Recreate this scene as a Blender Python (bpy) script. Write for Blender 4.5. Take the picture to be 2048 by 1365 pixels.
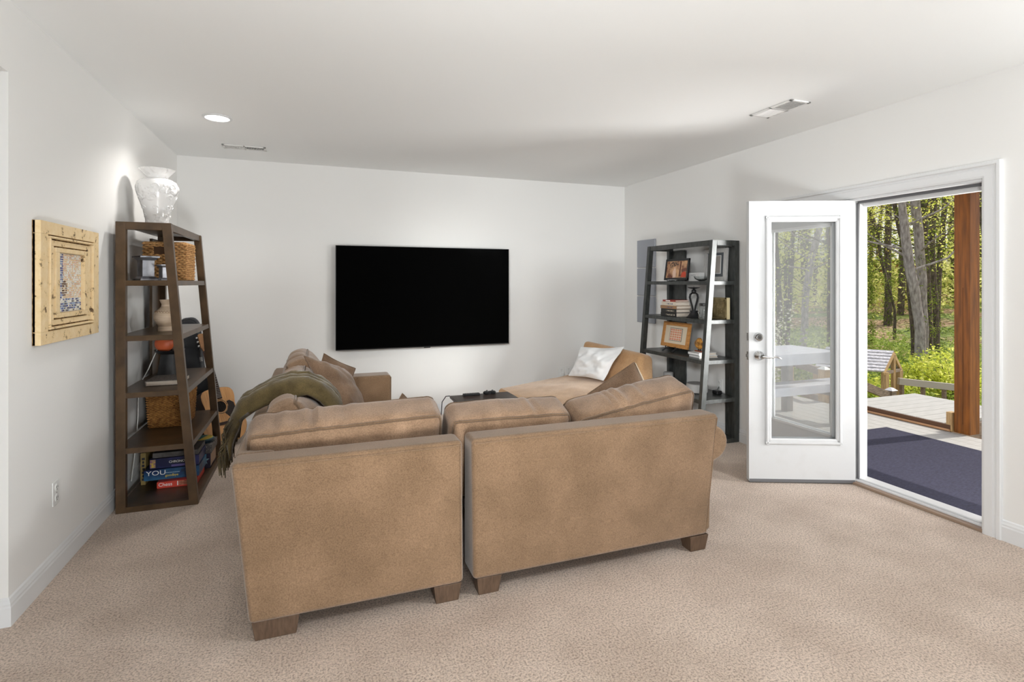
import bpy, bmesh, math, random
import numpy as np
from mathutils import Vector, Matrix, noise
rnd = random.Random(7)
SC = bpy.context.scene
for o in list(bpy.data.objects): bpy.data.objects.remove(o)
COL = SC.collection
R = math.radians
# ---------------------------------------------------------------- camera
cam = bpy.data.cameras.new('camera'); co = bpy.data.objects.new('camera', cam); COL.objects.link(co)
co.location = (0, 0, 1.45); co.rotation_euler = (R(90), 0, R(-20.18))
cam.sensor_width = 36; cam.lens = 36 * 1072 / 2048
cam.shift_y = -(682.5 - 566) / 2048; cam.clip_start = 0.05; cam.clip_end = 300
SC.camera = co
SC.view_settings.view_transform = 'Standard'; SC.view_settings.look = 'None'
SC.view_settings.gamma = 1; SC.view_settings.use_curve_mapping = False
SC.view_settings.exposure = 0.0
# ---------------------------------------------------------------- sky, sun, lamps
W = bpy.data.worlds.new('sky'); SC.world = W; W.use_nodes = True
nt = W.node_tree; nt.nodes.clear()
wo = nt.nodes.new('ShaderNodeOutputWorld'); bg = nt.nodes.new('ShaderNodeBackground')
sk = nt.nodes.new('ShaderNodeTexSky'); sk.sky_type = 'NISHITA'; sk.sun_disc = False
sk.sun_elevation = R(50); sk.sun_rotation = R(90); sk.air_density = 1.0; sk.dust_density = 4.0; sk.ozone_density = 1.0
mx = nt.nodes.new('ShaderNodeMixRGB'); mx.inputs[0].default_value = 0.55
mx.inputs[2].default_value = (5.2, 5.3, 5.6, 1)
nt.links.new(sk.outputs[0], mx.inputs[1]); nt.links.new(mx.outputs[0], bg.inputs[0])
bg.inputs[1].default_value = 0.19
nt.links.new(bg.outputs[0], wo.inputs[0])
def lamp(name, kind, loc, target, energy, color=(1, 1, 1), **kw):
    l = bpy.data.lights.new(name, kind); l.energy = energy; l.color = color
    for k, v in kw.items(): setattr(l, k, v)
    o = bpy.data.objects.new(name, l); COL.objects.link(o); o.location = loc
    o.rotation_euler = (Vector(target) - Vector(loc)).to_track_quat('-Z', 'Y').to_euler()
    return o
lamp('sun', 'SUN', (20, 0, 20), (20 - .635, .05, 20 - .77), 3.4, (1, .95, .87), angle=R(.6))
lamp('fill_right_high', 'AREA', (3.38, .2, 2.5), (-.6, 5.4, .9), 48, (.95, .985, 1), shape='RECTANGLE', size=.5, size_y=.4)
lamp('fill_left_high', 'AREA', (-1.0, .2, 2.4), (3.4, 5.2, .9), 9, (.95, .985, 1), shape='RECTANGLE', size=.6, size_y=.6)
lamp('fill_ceiling', 'AREA', (.45, -.3, .22), (.8, 4.4, 2.65), 86, (.95, .985, 1), shape='RECTANGLE', size=.6, size_y=.6)
lamp('fill_corner_spot', 'SPOT', (-.95, -1.0, 2.3), (3.55, 5.0, 1.9), 340, (.95, .985, 1), spot_size=R(46), spot_blend=1, shadow_soft_size=.3)  # added spot behind the camera, lifts the dim back right corner
lamp('fill_low_spot', 'SPOT', (-1.0, .8, 2.45), (2.5, 5.8, .3), 330, (.95, .985, 1), spot_size=R(50), spot_blend=1, shadow_soft_size=.3)  # added spot, brightens the low part of the back wall
lamp('fill_ceiling_spot', 'SPOT', (-.9, .2, .7), (2.7, 5.6, 2.65), 30, (.95, .985, 1), spot_size=R(50), spot_blend=1, shadow_soft_size=.3)  # added spot, brightens the far end of the ceiling
lamp('porch_daylight_fill', 'AREA', (5.5, 1.0, .55), (3.65, 2.2, 1.55), 68, (1, .995, .985), shape='RECTANGLE', size=1.3, size_y=1.0, spread=R(120))  # added area lamp hidden beside the doorway, stands in for daylight
lamp('side_daylight_fill', 'AREA', (5.6, 1.3, 1.55), (3.45, 3.87, 1.05), 22, (1, .99, .97), shape='RECTANGLE', size=.7, size_y=1.1, spread=R(40))  # added lamp aimed at the black shelf's near end, stands in for daylight
lamp('yard_daylight_fill', 'AREA', (10.2, -3.4, .7), (1.2, 4.7, 1.2), 45, (1, .99, .97), shape='RECTANGLE', size=3.0, size_y=2.0, spread=R(90))  # added lamp out of view in the yard, boosts daylight through the door
# ---------------------------------------------------------------- helpers
def lin(c):
    c /= 255.0
    return c / 12.92 if c <= .04045 else ((c + .055) / 1.055) ** 2.4
def S(r, g, b, k=1.0): return (min(1, lin(r) * k), min(1, lin(g) * k), min(1, lin(b) * k))
MATS = {}
def mat(name, col, rough=.6, metal=0, col2=None, scale=20, detail=4, stretch=(1, 1, 1), bump=0, bscale=None, lo=.35, hi=.65,
        spec=.5, trans=0, emit=None, estr=0, tex='NOISE', ior=1.45, sheen=0, coat=0, bdist=.01):
    m = bpy.data.materials.new(name); m.use_nodes = True; n = m.node_tree; N = n.nodes; Lk = n.links
    b = N['Principled BSDF']; b.inputs['Base Color'].default_value = (*col, 1)
    b.inputs['Roughness'].default_value = rough; b.inputs['Metallic'].default_value = metal
    b.inputs['Specular IOR Level'].default_value = spec; b.inputs['IOR'].default_value = ior
    b.inputs['Transmission Weight'].default_value = trans
    b.inputs['Sheen Weight'].default_value = sheen; b.inputs['Coat Weight'].default_value = coat
    if emit: b.inputs['Emission Color'].default_value = (*emit, 1); b.inputs['Emission Strength'].default_value = estr
    tc = N.new('ShaderNodeTexCoord'); mp = N.new('ShaderNodeMapping'); mp.inputs['Scale'].default_value = stretch
    Lk.new(tc.outputs['Object'], mp.inputs[0])
    if col2:
        if tex == 'VORONOI':
            t = N.new('ShaderNodeTexVoronoi'); t.inputs['Scale'].default_value = scale; out = t.outputs['Distance']
        elif tex == 'WAVE':
            t = N.new('ShaderNodeTexWave'); t.inputs['Scale'].default_value = scale; t.inputs['Distortion'].default_value = 6
            t.inputs['Detail'].default_value = detail; out = t.outputs['Fac']
        else:
            t = N.new('ShaderNodeTexNoise'); t.inputs['Scale'].default_value = scale; t.inputs['Detail'].default_value = detail; out = t.outputs['Fac']
        Lk.new(mp.outputs[0], t.inputs['Vector'])
        r = N.new('ShaderNodeValToRGB'); r.color_ramp.elements[0].position = lo; r.color_ramp.elements[1].position = hi
        r.color_ramp.elements[0].color = (*col, 1); r.color_ramp.elements[1].color = (*col2, 1)
        Lk.new(out, r.inputs[0]); Lk.new(r.outputs[0], b.inputs['Base Color'])
    if bump:
        t2 = N.new('ShaderNodeTexNoise'); t2.inputs['Scale'].default_value = bscale or scale * 4; t2.inputs['Detail'].default_value = 3
        Lk.new(mp.outputs[0], t2.inputs['Vector'])
        bp = N.new('ShaderNodeBump'); bp.inputs['Strength'].default_value = bump; bp.inputs['Distance'].default_value = bdist
        Lk.new(t2.outputs['Fac'], bp.inputs['Height']); Lk.new(bp.outputs[0], b.inputs['Normal'])
    MATS[name] = m
    return m
class MB:
    def __init__(s): s.v = []; s.f = []; s.mi = []
    def add(s, vs, fs, mi=0):
        o = len(s.v); s.v += [tuple(p) for p in vs]
        for f in fs: s.f.append(tuple(i + o for i in f)); s.mi.append(mi)
        return s
    def hexa(s, p, mi=0):   # 4 bottom ccw then 4 top
        return s.add(p, [(3, 2, 1, 0), (4, 5, 6, 7), (0, 1, 5, 4), (1, 2, 6, 5), (2, 3, 7, 6), (3, 0, 4, 7)], mi)
    def box(s, x0, x1, y0, y1, z0, z1, mi=0):
        return s.hexa([(x0, y0, z0), (x1, y0, z0), (x1, y1, z0), (x0, y1, z0), (x0, y0, z1), (x1, y0, z1), (x1, y1, z1), (x0, y1, z1)], mi)
    def bar(s, a, b, w, h, up=(0, 0, 1), mi=0):  # box beam from a to b
        a = Vector(a); b = Vector(b); d = (b - a).normalized(); sx = d.cross(Vector(up)).normalized(); u = sx.cross(d)
        sx *= w / 2; u *= h / 2
        return s.hexa([a - sx - u, a + sx - u, b + sx - u, b - sx - u, a - sx + u, a + sx + u, b + sx + u, b - sx + u], mi)
    def tube(s, pts, r, n=8, closed=False, mi=0, cap=True):
        pts = [Vector(p) for p in pts]; k = len(pts); rr = r if isinstance(r, (list, tuple)) else [r] * k
        o = len(s.v); ref = None
        for i, p in enumerate(pts):
            if closed: t = pts[(i + 1) % k] - pts[i - 1]
            else: t = pts[min(i + 1, k - 1)] - pts[max(i - 1, 0)]
            t.normalize()
            if ref is None: ref = Vector((0, 0, 1)) if abs(t.z) < .9 else Vector((1, 0, 0))
            a = (ref - t * ref.dot(t)).normalized(); ref = a; b = t.cross(a)
            for j in range(n):
                q = 2 * math.pi * j / n; s.v.append(tuple(p + (a * math.cos(q) + b * math.sin(q)) * rr[i]))
        for i in range(k if closed else k - 1):
            for j in range(n):
                A = o + i * n; B = o + ((i + 1) % k) * n
                s.f.append((A + j, A + (j + 1) % n, B + (j + 1) % n, B + j)); s.mi.append(mi)
        if cap and not closed:
            s.f.append(tuple(o + j for j in range(n - 1, -1, -1))); s.mi.append(mi)
            s.f.append(tuple(o + (k - 1) * n + j for j in range(n))); s.mi.append(mi)
        return s
    def lathe(s, prof, n=32, c=(0, 0, 0), mi=0, sy=1, axis='z'):
        o = len(s.v)
        for r, z in prof:
            for j in range(n):
                q = 2 * math.pi * j / n; x, y = r * math.cos(q), r * math.sin(q) * sy
                if axis == 'z': p = (c[0] + x, c[1] + y, c[2] + z)
                elif axis == 'y': p = (c[0] + x, c[1] + z, c[2] - y)
                else: p = (c[0] + z, c[1] + x, c[2] + y)
                s.v.append(p)
        for i in range(len(prof) - 1):
            for j in range(n):
                A = o + i * n; B = A + n
                s.f.append((A + j, A + (j + 1) % n, B + (j + 1) % n, B + j)); s.mi.append(mi)
        s.f.append(tuple(o + j for j in range(n - 1, -1, -1))); s.mi.append(mi)
        s.f.append(tuple(o + (len(prof) - 1) * n + j for j in range(n))); s.mi.append(mi)
        return s
    def prism(s, poly, a0, a1, axis='z', mi=0):  # poly of 2d points extruded along axis
        def P(p, t):
            return (p[0], p[1], t) if axis == 'z' else ((t, p[0], p[1]) if axis == 'x' else (p[0], t, p[1]))
        k = len(poly); vs = [P(p, a0) for p in poly] + [P(p, a1) for p in poly]
        fs = [tuple(range(k - 1, -1, -1)), tuple(range(k, 2 * k))] + [(i, (i + 1) % k, k + (i + 1) % k, k + i) for i in range(k)]
        return s.add(vs, fs, mi)
    def xform(s, M): s.v = [tuple(M @ Vector(p)) for p in s.v]; return s
    def build(s, name, m, parent=None, bevel=0, smooth=False, seg=2, loc=None, rot=None, fix=True):
        me = bpy.data.meshes.new(name); me.from_pydata(s.v, [], s.f)
        if fix and len(s.f) < 60000:
            b = bmesh.new(); b.from_mesh(me); bmesh.ops.recalc_face_normals(b, faces=b.faces); b.to_mesh(me); b.free()
        ms = m if isinstance(m, (list, tuple)) else [m]
        for q in ms: me.materials.append(q)
        if len(ms) > 1 and len(me.polygons) == len(s.mi): me.polygons.foreach_set('material_index', s.mi)
        if smooth:
            me.polygons.foreach_set('use_smooth', [True] * len(me.polygons)); me.set_sharp_from_angle(angle=R(42))
        o = bpy.data.objects.new(name, me); COL.objects.link(o)
        if parent: o.parent = parent
        if loc: o.location = loc
        if rot: o.rotation_euler = rot
        if bevel:
            md = o.modifiers.new('bevel', 'BEVEL'); md.width = bevel; md.segments = seg; md.limit_method = 'ANGLE'; md.angle_limit = R(40)
            me.polygons.foreach_set('use_smooth', [True] * len(me.polygons)); md.harden_normals = True
        return o
def tag(o, label=None, cat=None, group=None, kind=None):
    if label: o['label'] = label
    if cat: o['category'] = cat
    if group: o['group'] = group
    if kind: o['kind'] = kind
    return o
def thing(name, label, cat, loc=(0, 0, 0), rz=0, group=None):
    o = bpy.data.objects.new(name, None); COL.objects.link(o); o.location = loc; o.rotation_euler = (0, 0, rz)
    o.empty_display_size = .1
    return tag(o, label, cat, group)
def struct(o): o['kind'] = 'structure'; return o
def sempty(name, loc=(0, 0, 0)):
    o = bpy.data.objects.new(name, None); COL.objects.link(o); o.location = loc; o['kind'] = 'structure'; return o
def text(name, body, size, m, parent, M, ext=.0006, align='LEFT', sx=1.0):
    c = bpy.data.curves.new(name, 'FONT'); c.body = body; c.size = size; c.extrude = ext; c.align_x = align; c.align_y = 'CENTER'
    c.materials.append(m); o = bpy.data.objects.new(name, c); COL.objects.link(o); o.parent = parent
    M4 = M @ Matrix.Diagonal((sx, 1, 1, 1))
    me = bpy.data.meshes.new_from_object(o.evaluated_get(bpy.context.evaluated_depsgraph_get())); bpy.data.objects.remove(o); bpy.data.curves.remove(c)
    o = bpy.data.objects.new(name, me); COL.objects.link(o); o.parent = parent; o.matrix_local = M4
    return o
def frameM(loc, xa, ya):
    xa = Vector(xa).normalized(); za = xa.cross(Vector(ya)).normalized(); ya = za.cross(xa)
    M = Matrix((xa, ya, za)).transposed().to_4x4(); M.translation = Vector(loc); return M
# ---------------------------------------------------------------- materials
wall_m = mat('wall_paint', (.83, .82, .80), .85, bump=.05, bscale=260, bdist=.002)
ceil_m = mat('ceiling_paint', (.92, .925, .915), .9, bump=.05, bscale=200, bdist=.002)
white_m = mat('white_trim', (.76, .765, .77), .35)
door_m = mat('door_white', (.54, .545, .55), .3, col2=(.51, .51, .51), scale=9, lo=.55, hi=.8)
carpet_m = mat('carpet', S(150, 124, 104), .95, spec=.1, sheen=.3)
def carpet_nodes():
    n = carpet_m.node_tree; N = n.nodes; Lk = n.links; b = N['Principled BSDF']
    tc = N.new('ShaderNodeTexCoord')
    def tx(s, d, r=.6):
        t = N.new('ShaderNodeTexNoise'); t.inputs['Scale'].default_value = s; t.inputs['Detail'].default_value = d; t.inputs['Roughness'].default_value = r
        Lk.new(tc.outputs['Object'], t.inputs['Vector']); return t
    f = tx(115, 3, .7); g = tx(2.2, 4)
    r = N.new('ShaderNodeValToRGB'); e = r.color_ramp.elements
    e[0].position = .32; e[0].color = (*S(146, 126, 110), 1); e[1].position = .56; e[1].color = (*S(231, 211, 194), 1)
    r2 = N.new('ShaderNodeValToRGB'); e = r2.color_ramp.elements
    e[0].position = .36; e[0].color = (.80, .775, .75, 1); e[1].position = .62; e[1].color = (1, 1, 1, 1)
    m = N.new('ShaderNodeMixRGB'); m.blend_type = 'MULTIPLY'; m.inputs[0].default_value = 1
    Lk.new(f.outputs['Fac'], r.inputs[0]); Lk.new(g.outputs['Fac'], r2.inputs[0])
    Lk.new(r.outputs[0], m.inputs[1]); Lk.new(r2.outputs[0], m.inputs[2]); Lk.new(m.outputs[0], b.inputs['Base Color'])
    bp = N.new('ShaderNodeBump'); bp.inputs['Strength'].default_value = .8; bp.inputs['Distance'].default_value = .012
    Lk.new(f.outputs['Fac'], bp.inputs['Height']); Lk.new(bp.outputs[0], b.inputs['Normal'])
carpet_nodes()
def fabric(name, c1, c2, blotch=5, weave=190):
    m = mat(name, c1, .9, spec=.15, sheen=.35); n = m.node_tree; N = n.nodes; Lk = n.links; b = N['Principled BSDF']
    tc = N.new('ShaderNodeTexCoord')
    t = N.new('ShaderNodeTexNoise'); t.inputs['Scale'].default_value = blotch; t.inputs['Detail'].default_value = 6
    r = N.new('ShaderNodeValToRGB'); r.color_ramp.elements[0].position = .34; r.color_ramp.elements[1].position = .64
    r.color_ramp.elements[0].color = (*c1, 1); r.color_ramp.elements[1].color = (*c2, 1)
    w = N.new('ShaderNodeTexNoise'); w.inputs['Scale'].default_value = weave; w.inputs['Detail'].default_value = 2
    r2 = N.new('ShaderNodeValToRGB'); r2.color_ramp.elements[0].position = .3; r2.color_ramp.elements[1].position = .62
    r2.color_ramp.elements[0].color = (.72, .69, .66, 1); r2.color_ramp.elements[1].color = (1.08, 1.06, 1.04, 1)
    mm = N.new('ShaderNodeMixRGB'); mm.blend_type = 'MULTIPLY'; mm.inputs[0].default_value = 1
    for q in (t, w): Lk.new(tc.outputs['Object'], q.inputs['Vector'])
    Lk.new(t.outputs['Fac'], r.inputs[0]); Lk.new(w.outputs['Fac'], r2.inputs[0]); Lk.new(r.outputs[0], mm.inputs[1]); Lk.new(r2.outputs[0], mm.inputs[2])
    Lk.new(mm.outputs[0], b.inputs['Base Color'])
    bp = N.new('ShaderNodeBump'); bp.inputs['Strength'].default_value = .35; bp.inputs['Distance'].default_value = .003
    Lk.new(w.outputs['Fac'], bp.inputs['Height']); Lk.new(bp.outputs[0], b.inputs['Normal'])
    return m
sofa_m = fabric('sofa_chenille', S(118, 95, 72), S(133, 108, 84), 5)
sofa_c = fabric('sofa_cushion_chenille', S(122, 98, 77), S(146, 120, 97), 8)
pip_m = fabric('sofa_piping', S(96, 76, 57), S(112, 90, 69), 8)
pil_m = fabric('pillow_taupe', S(106, 85, 67), S(128, 104, 84), 7)
tan_m = fabric('chaise_tan', S(180, 140, 98), S(200, 162, 122), 6)
blank_m = fabric('olive_wool', S(70, 59, 35), S(96, 83, 52), 12, 260)
linen_m = mat('white_linen', (.80, .80, .80), .85, bump=.08, bscale=30)
leg_m = mat('dark_leg_wood', S(92, 72, 56), .5, col2=S(74, 56, 42), scale=14, stretch=(8, 8, 1))
brown_m = mat('brown_shelf_wood', S(90, 69, 47), .34, col2=S(62, 45, 28), scale=9, detail=8, stretch=(1, 1, 1), lo=.3, hi=.7)
black_m = mat('black_shelf_wood', S(66, 68, 66), .36, col2=S(48, 50, 48), scale=14, stretch=(3, 3, 1))
esp_m = mat('espresso_wood', S(66, 54, 48), .35, col2=S(52, 42, 38), scale=5, stretch=(10, 1, 10))
blk_m = mat('black_plastic', (.012, .012, .013), .35)
screen_m = mat('television_screen', (.002, .002, .002), .08, spec=.012)
bez_m = mat('dark_bezel', (.02, .02, .02), .3)
steel_m = mat('brushed_steel', (.62, .62, .62), .22, 1)
glass_m = mat('clear_glass', (1, 1, 1), 0, trans=1, spec=.5, ior=1.05)
jarglass_m = mat('jar_glass', (.95, .97, .97), .02, trans=1, ior=1.3)
def pane_mat():
    m = bpy.data.materials.new('window_pane'); m.use_nodes = True; n = m.node_tree; n.nodes.clear()
    o = n.nodes.new('ShaderNodeOutputMaterial'); t = n.nodes.new('ShaderNodeBsdfTransparent'); t.inputs[0].default_value = (.93, .94, .94, 1)
    g = n.nodes.new('ShaderNodeBsdfGlossy'); g.inputs['Roughness'].default_value = .02
    d = n.nodes.new('ShaderNodeBsdfDiffuse'); d.inputs[0].default_value = (.85, .85, .85, 1)
    f = n.nodes.new('ShaderNodeValue'); f.outputs[0].default_value = .045   # plain glass reflectance, the same on both faces
    a = n.nodes.new('ShaderNodeMixShader'); a.inputs[0].default_value = .075  # diffuse veil mixed in to give the glass a washed-out haze
    b = n.nodes.new('ShaderNodeMixShader')
    n.links.new(t.outputs[0], a.inputs[1]); n.links.new(d.outputs[0], a.inputs[2])
    n.links.new(f.outputs[0], b.inputs[0]); n.links.new(a.outputs[0], b.inputs[1]); n.links.new(g.outputs[0], b.inputs[2])
    n.links.new(b.outputs[0], o.inputs[0]); return m
pane_m = pane_mat()
grey_m = mat('weatherstrip_grey', (.12, .12, .125), .6)
taupe_m = mat('threshold_brown', S(150, 128, 110), .5)
# ---------------------------------------------------------------- room shell
XL, XR, YB, ZC = -1.217, 3.64, 5.815, 2.65
YO0, YO1 = 1.965, 3.67          # double patio door opening in the right wall
struct(MB().box(-3.4, 3.70, -9.0, YB + .1, -.12, 0).build('floor', carpet_m))
struct(MB().box(-3.5, 3.80, -9.2, YB + .14, ZC, ZC + .15).build('ceiling', ceil_m))
struct(MB().box(XL - .12, XR + .14, YB, YB + .12, 0, ZC).build('wall_back', wall_m))
wl = MB().box(XL - .12, XL, 2.862, YB, 0, ZC).box(XL - .12, XL, .4, 2.862, 2.343, ZC).box(XL - .12, XL, -9.0, .4, 0, ZC)
struct(wl.build('wall_left', wall_m))
wr = MB().box(XR, XR + .14, YO1, YB, 0, ZC).box(XR, XR + .14, YO0, YO1, 2.065, ZC).box(XR, XR + .14, -9.0, YO0, 0, ZC)
struct(wr.build('wall_right', wall_m))
struct(MB().box(-3.4, XR + .14, -9.12, -9.0, 0, ZC).build('wall_rear', wall_m))
hall = MB().box(-3.4, -3.28, -9.0, 2.98, 0, ZC).box(-3.28, XL - .12, 2.862, 2.98, 0, ZC)
struct(hall.build('wall_hallway', wall_m))
BP = [(0, 0), (.015, 0), (.015, .078), (.012, .086), (.012, .094), (.008, .104), (.006, .112), (0, .118)]
def base_x(name, x, sgn, y0, y1, m=white_m):   # along Y on a wall at x, profile grows by sgn
    return struct(MB().prism([(x + sgn * a, b) for a, b in BP], y0, y1, 'y').build(name, m))
bl = MB(); kb = len(BP)
for a, b in BP: bl.v += [(-3.28, 2.862 - a, b), (XL + a, 2.862 - a, b), (XL + a, YB, b)]
for i in range(kb):
    for q in (0, 1): bl.f.append((i * 3 + q, i * 3 + q + 1, (i + 1) % kb * 3 + q + 1, (i + 1) % kb * 3 + q)); bl.mi.append(0)
struct(bl.build('baseboard_left', white_m))
struct(MB().prism([(YB - a, b) for a, b in BP], XL, XR, 'x').build('baseboard_back', white_m))
base_x('baseboard_right', XR, -1, 3.754, YB); base_x('baseboard_right', XR, -1, -9.0, 1.89)
# casing round the double door
CP = [(0, 0), (0, .016), (.012, .020), (.05, .020), (.056, .015), (.066, .015), (.072, .024), (.088, .024), (.092, .018), (.092, 0)]
cs = MB(); ya, yb, zt = YO0 + .008, YO1 - .008, 2.056; kk = len(CP)
for a, b in CP: cs.v += [(XR - b, ya - a, 0), (XR - b, ya - a, zt + a), (XR - b, yb + a, zt + a), (XR - b, yb + a, 0)]
for i in range(kk):
    for q in range(3): cs.f.append((i * 4 + q, i * 4 + q + 1, (i + 1) % kk * 4 + q + 1, (i + 1) % kk * 4 + q)); cs.mi.append(0)
for q in (0, 3): cs.f.append(tuple(i * 4 + q for i in range(kk))); cs.mi.append(0)
struct(cs.build('trim_1', white_m))
fr = sempty('door_2')                                      # frame, mullion and the fixed leaf beside the open one
f = MB()
f.box(XR, XR + .14, YO0, YO0 + .02, 0, 2.06).box(XR, XR + .14, YO1 - .02, YO1, 0, 2.06).box(XR, XR + .14, YO0, YO1, 2.04, 2.06)
f.box(XR + .06, XR + .14, 2.775, 2.835, .03, 2.04)
f.box(XR + .10, XR + .14, YO0 + .02, 2.775, 2.002, 2.04)
f.build('jamb', white_m, fr, bevel=.002)
g = MB().box(XR + .048, XR + .062, YO0 + .02, YO0 + .032, .03, 2.03).box(XR + .048, XR + .062, 2.772, 2.790, .03, 2.03).box(XR + .048, XR + .062, YO0 + .02, 2.78, 2.022, 2.04)
g.build('weatherstrip', grey_m, fr)
MB().box(XR + .03, XR + .17, YO0 + .02, YO1 - .02, .0, .028).box(XR + .055, XR + .10, YO0 + .02, 2.78, .028, .038).build('threshold', white_m, fr, bevel=.003)
MB().box(XR - .012, XR + .03, YO0, 2.80, .0, .018).build('saddle', taupe_m, fr, bevel=.003)
fx = MB()
for a in ((2.835, 2.985, .03, 2.035), (3.60, YO1 - .02, .03, 2.035)): fx.box(XR + .062, XR + .106, a[0], a[1], a[2], a[3])
fx.box(XR + .062, XR + .106, 2.985, 3.60, .03, .27).box(XR + .062, XR + .106, 2.985, 3.60, 1.905, 2.035)
fx.build('fixed_leaf', door_m, fr)
lt = MB()
for x0 in (XR + .052, XR + .106):
    lt.box(x0, x0 + .010, 2.985, 3.005, .27, 1.905).box(x0, x0 + .010, 3.585, 3.60, .27, 1.905).box(x0, x0 + .010, 2.985, 3.60, .27, .29).box(x0, x0 + .010, 2.985, 3.60, 1.885, 1.905)
lt.build('lite_frame', white_m, fr, bevel=.003)
MB().box(XR + .082, XR + .086, 2.985, 3.60, .27, 1.905).build('pane', pane_m, fr)
# the open leaf, hinged at the mullion
dl = sempty('door_1', (3.655, 2.785, 0)); dl.rotation_euler = (0, 0, math.atan2(.385, -.923))
# local: x along the leaf from the hinge; +y is the side seen from the camera
DW, DT = .752, .044
lf = MB()
lf.box(0, .112, -DT / 2, DT / 2, .015, 2.042).box(.620, DW, -DT / 2, DT / 2, .015, 2.042)
lf.box(.112, .620, -DT / 2, DT / 2, .015, .300).box(.112, .620, -DT / 2, DT / 2, 1.915, 2.042)
lf.build('leaf', door_m, dl)
MB().box(.004, DW - .004, -DT / 2 - .004, DT / 2 + .003, .008, .03).build('sweep', grey_m, dl)
LFP = [(0, 0), (0, .006), (.008, .013), (.018, .013), (.022, .008), (.034, .008), (.040, .004), (.044, 0)]
lfm = MB()
X0, X1, Z0, Z1 = .096, .636, .281, 1.934
for sg in (1, -1):
    y = sg * DT / 2
    lfm.prism([(X0 + a, y + sg * b) for a, b in LFP], Z0, Z1, 'z').prism([(X1 - a, y + sg * b) for a, b in LFP], Z0, Z1, 'z')
    lfm.prism([(y + sg * b, Z0 + a) for a, b in LFP], X0, X1, 'x').prism([(y + sg * b, Z1 - a) for a, b in LFP], X0, X1, 'x')
lfm.build('lite_frame', door_m, dl)
MB().box(X0 + .02, X1 - .02, -.003, .003, Z0 + .02, Z1 - .02).build('pane', pane_m, dl)
hb = MB()
for z in (.22, 1.02, 1.82): hb.lathe([(.008, -.05), (.008, .05)], 12, (-.004, -.020, z)).box(0, .002, -.02, .015, z - .05, z + .05)
hb.build('hinge', steel_m, dl, smooth=True)
db = MB(); db.lathe([(.034, 0), (.034, .004), (.031, .012), (.027, .019), (.018, .020), (.018, .024), (.002, .024)], 32, (.686, DT / 2, 1.057), axis='y')
o = db.build('deadbolt', steel_m, dl, smooth=True)
MB().box(.682, .685, DT / 2 + .0241, DT / 2 + .0246, 1.045, 1.060).build('keyhole', blk_m, o)
hd = MB(); hd.lathe([(.036, 0), (.036, .004), (.033, .014), (.020, .026), (.014, .032), (.012, .055), (.016, .058), (.016, .070), (.002, .071)], 32, (.684, DT / 2, .922), axis='y')
hd.tube([(.684, DT / 2 + .062, .922), (.655, DT / 2 + .066, .919), (.62, DT / 2 + .066, .917), (.585, DT / 2 + .064, .922), (.56, DT / 2 + .060, .915), (.548, DT / 2 + .055, .906)], [.010, .008, .007, .006, .0055, .004], 10)
o = hd.build('lever_handle', steel_m, dl, smooth=True)
MB().box(.681, .686, DT / 2 + .0712, DT / 2 + .0718, .919, .925).build('keyhole', blk_m, o)
lp = MB().box(DW - .001, DW + .002, -.012, .012, 1.03, 1.085).box(DW - .001, DW + .002, -.012, .012, .89, .95).box(DW, DW + .012, -.006, .006, .91, .93)
lp.build('latch_plate', mat('latch_dark', (.22, .21, .2), .3, .9), dl)
# ---------------------------------------------------------------- soft shapes
def soft_fn(a, b, c, r, puff, seed, wr, skew=(0, 0)):
    sd = Vector((seed * 3.1, seed * 1.7, seed * .9))
    def F(p):
        px, py, pz = p
        q = Vector((px * a, py * b, pz * c))
        inn = Vector((max(-a + r, min(a - r, q.x)), max(-b + r, min(b - r, q.y)), max(-c + r, min(c - r, q.z))))
        d = q - inn
        if d.length > 1e-9: q = inn + d.normalized() * r
        e = (1 - px * px); g = (1 - pz * pz); h = (1 - py * py)
        q.y += py * puff * e * g
        q.z += pz * puff * .55 * e * h
        q.x += px * puff * .45 * g * h
        # gathered seams: pleats run across the boxing between the two pipings
        am = max(0, noise.noise(Vector((px * 4.3, seed * 2.7, 1))) + .15); pl = math.sin(px * a * 88 + 6 * noise.noise(Vector((px * 3.1, seed, pz)))) * abs(pz) ** 6 * max(0, h) ** .6 * wr * 1.1 * am
        q.z += (1 if pz > 0 else -1) * pl
        n1 = noise.noise(Vector((q.x * 7, q.y * 7, q.z * 7)) + sd); n2 = noise.noise(Vector((q.x * 17, q.y * 24, q.z * 24)) + sd)
        k = .25 + .75 * max(e * g, 0)
        q += Vector((n2 * .4, n1 * py * 1.0, n1 * .8 + n2 * .5)) * wr * k
        q.z += skew[0] * px; q.y += skew[1] * px
        return q
    return F
def soft_mesh(F, nx, ny, nz):
    mb = MB(); idx = {}
    def V(p):
        k = tuple(round(t, 5) for t in p)
        if k not in idx: idx[k] = len(mb.v); mb.v.append(tuple(F(p)))
        return idx[k]
    def g(n): return [-1 + 2 * i / n for i in range(n + 1)]
    def face(n1, n2, mk, flip):
        A, B = g(n1), g(n2)
        for i in range(n1):
            for j in range(n2):
                q = [V(mk(A[i], B[j])), V(mk(A[i + 1], B[j])), V(mk(A[i + 1], B[j + 1])), V(mk(A[i], B[j + 1]))]
                mb.f.append(tuple(q[::-1] if flip else q)); mb.mi.append(0)
    for sgn in (1, -1):
        face(nx, nz, lambda u, v: (u, sgn, v), sgn > 0)
        face(nx, ny, lambda u, v: (u, v, sgn), sgn < 0)
        face(ny, nz, lambda u, v: (sgn, u, v), sgn < 0)
    return mb
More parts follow.
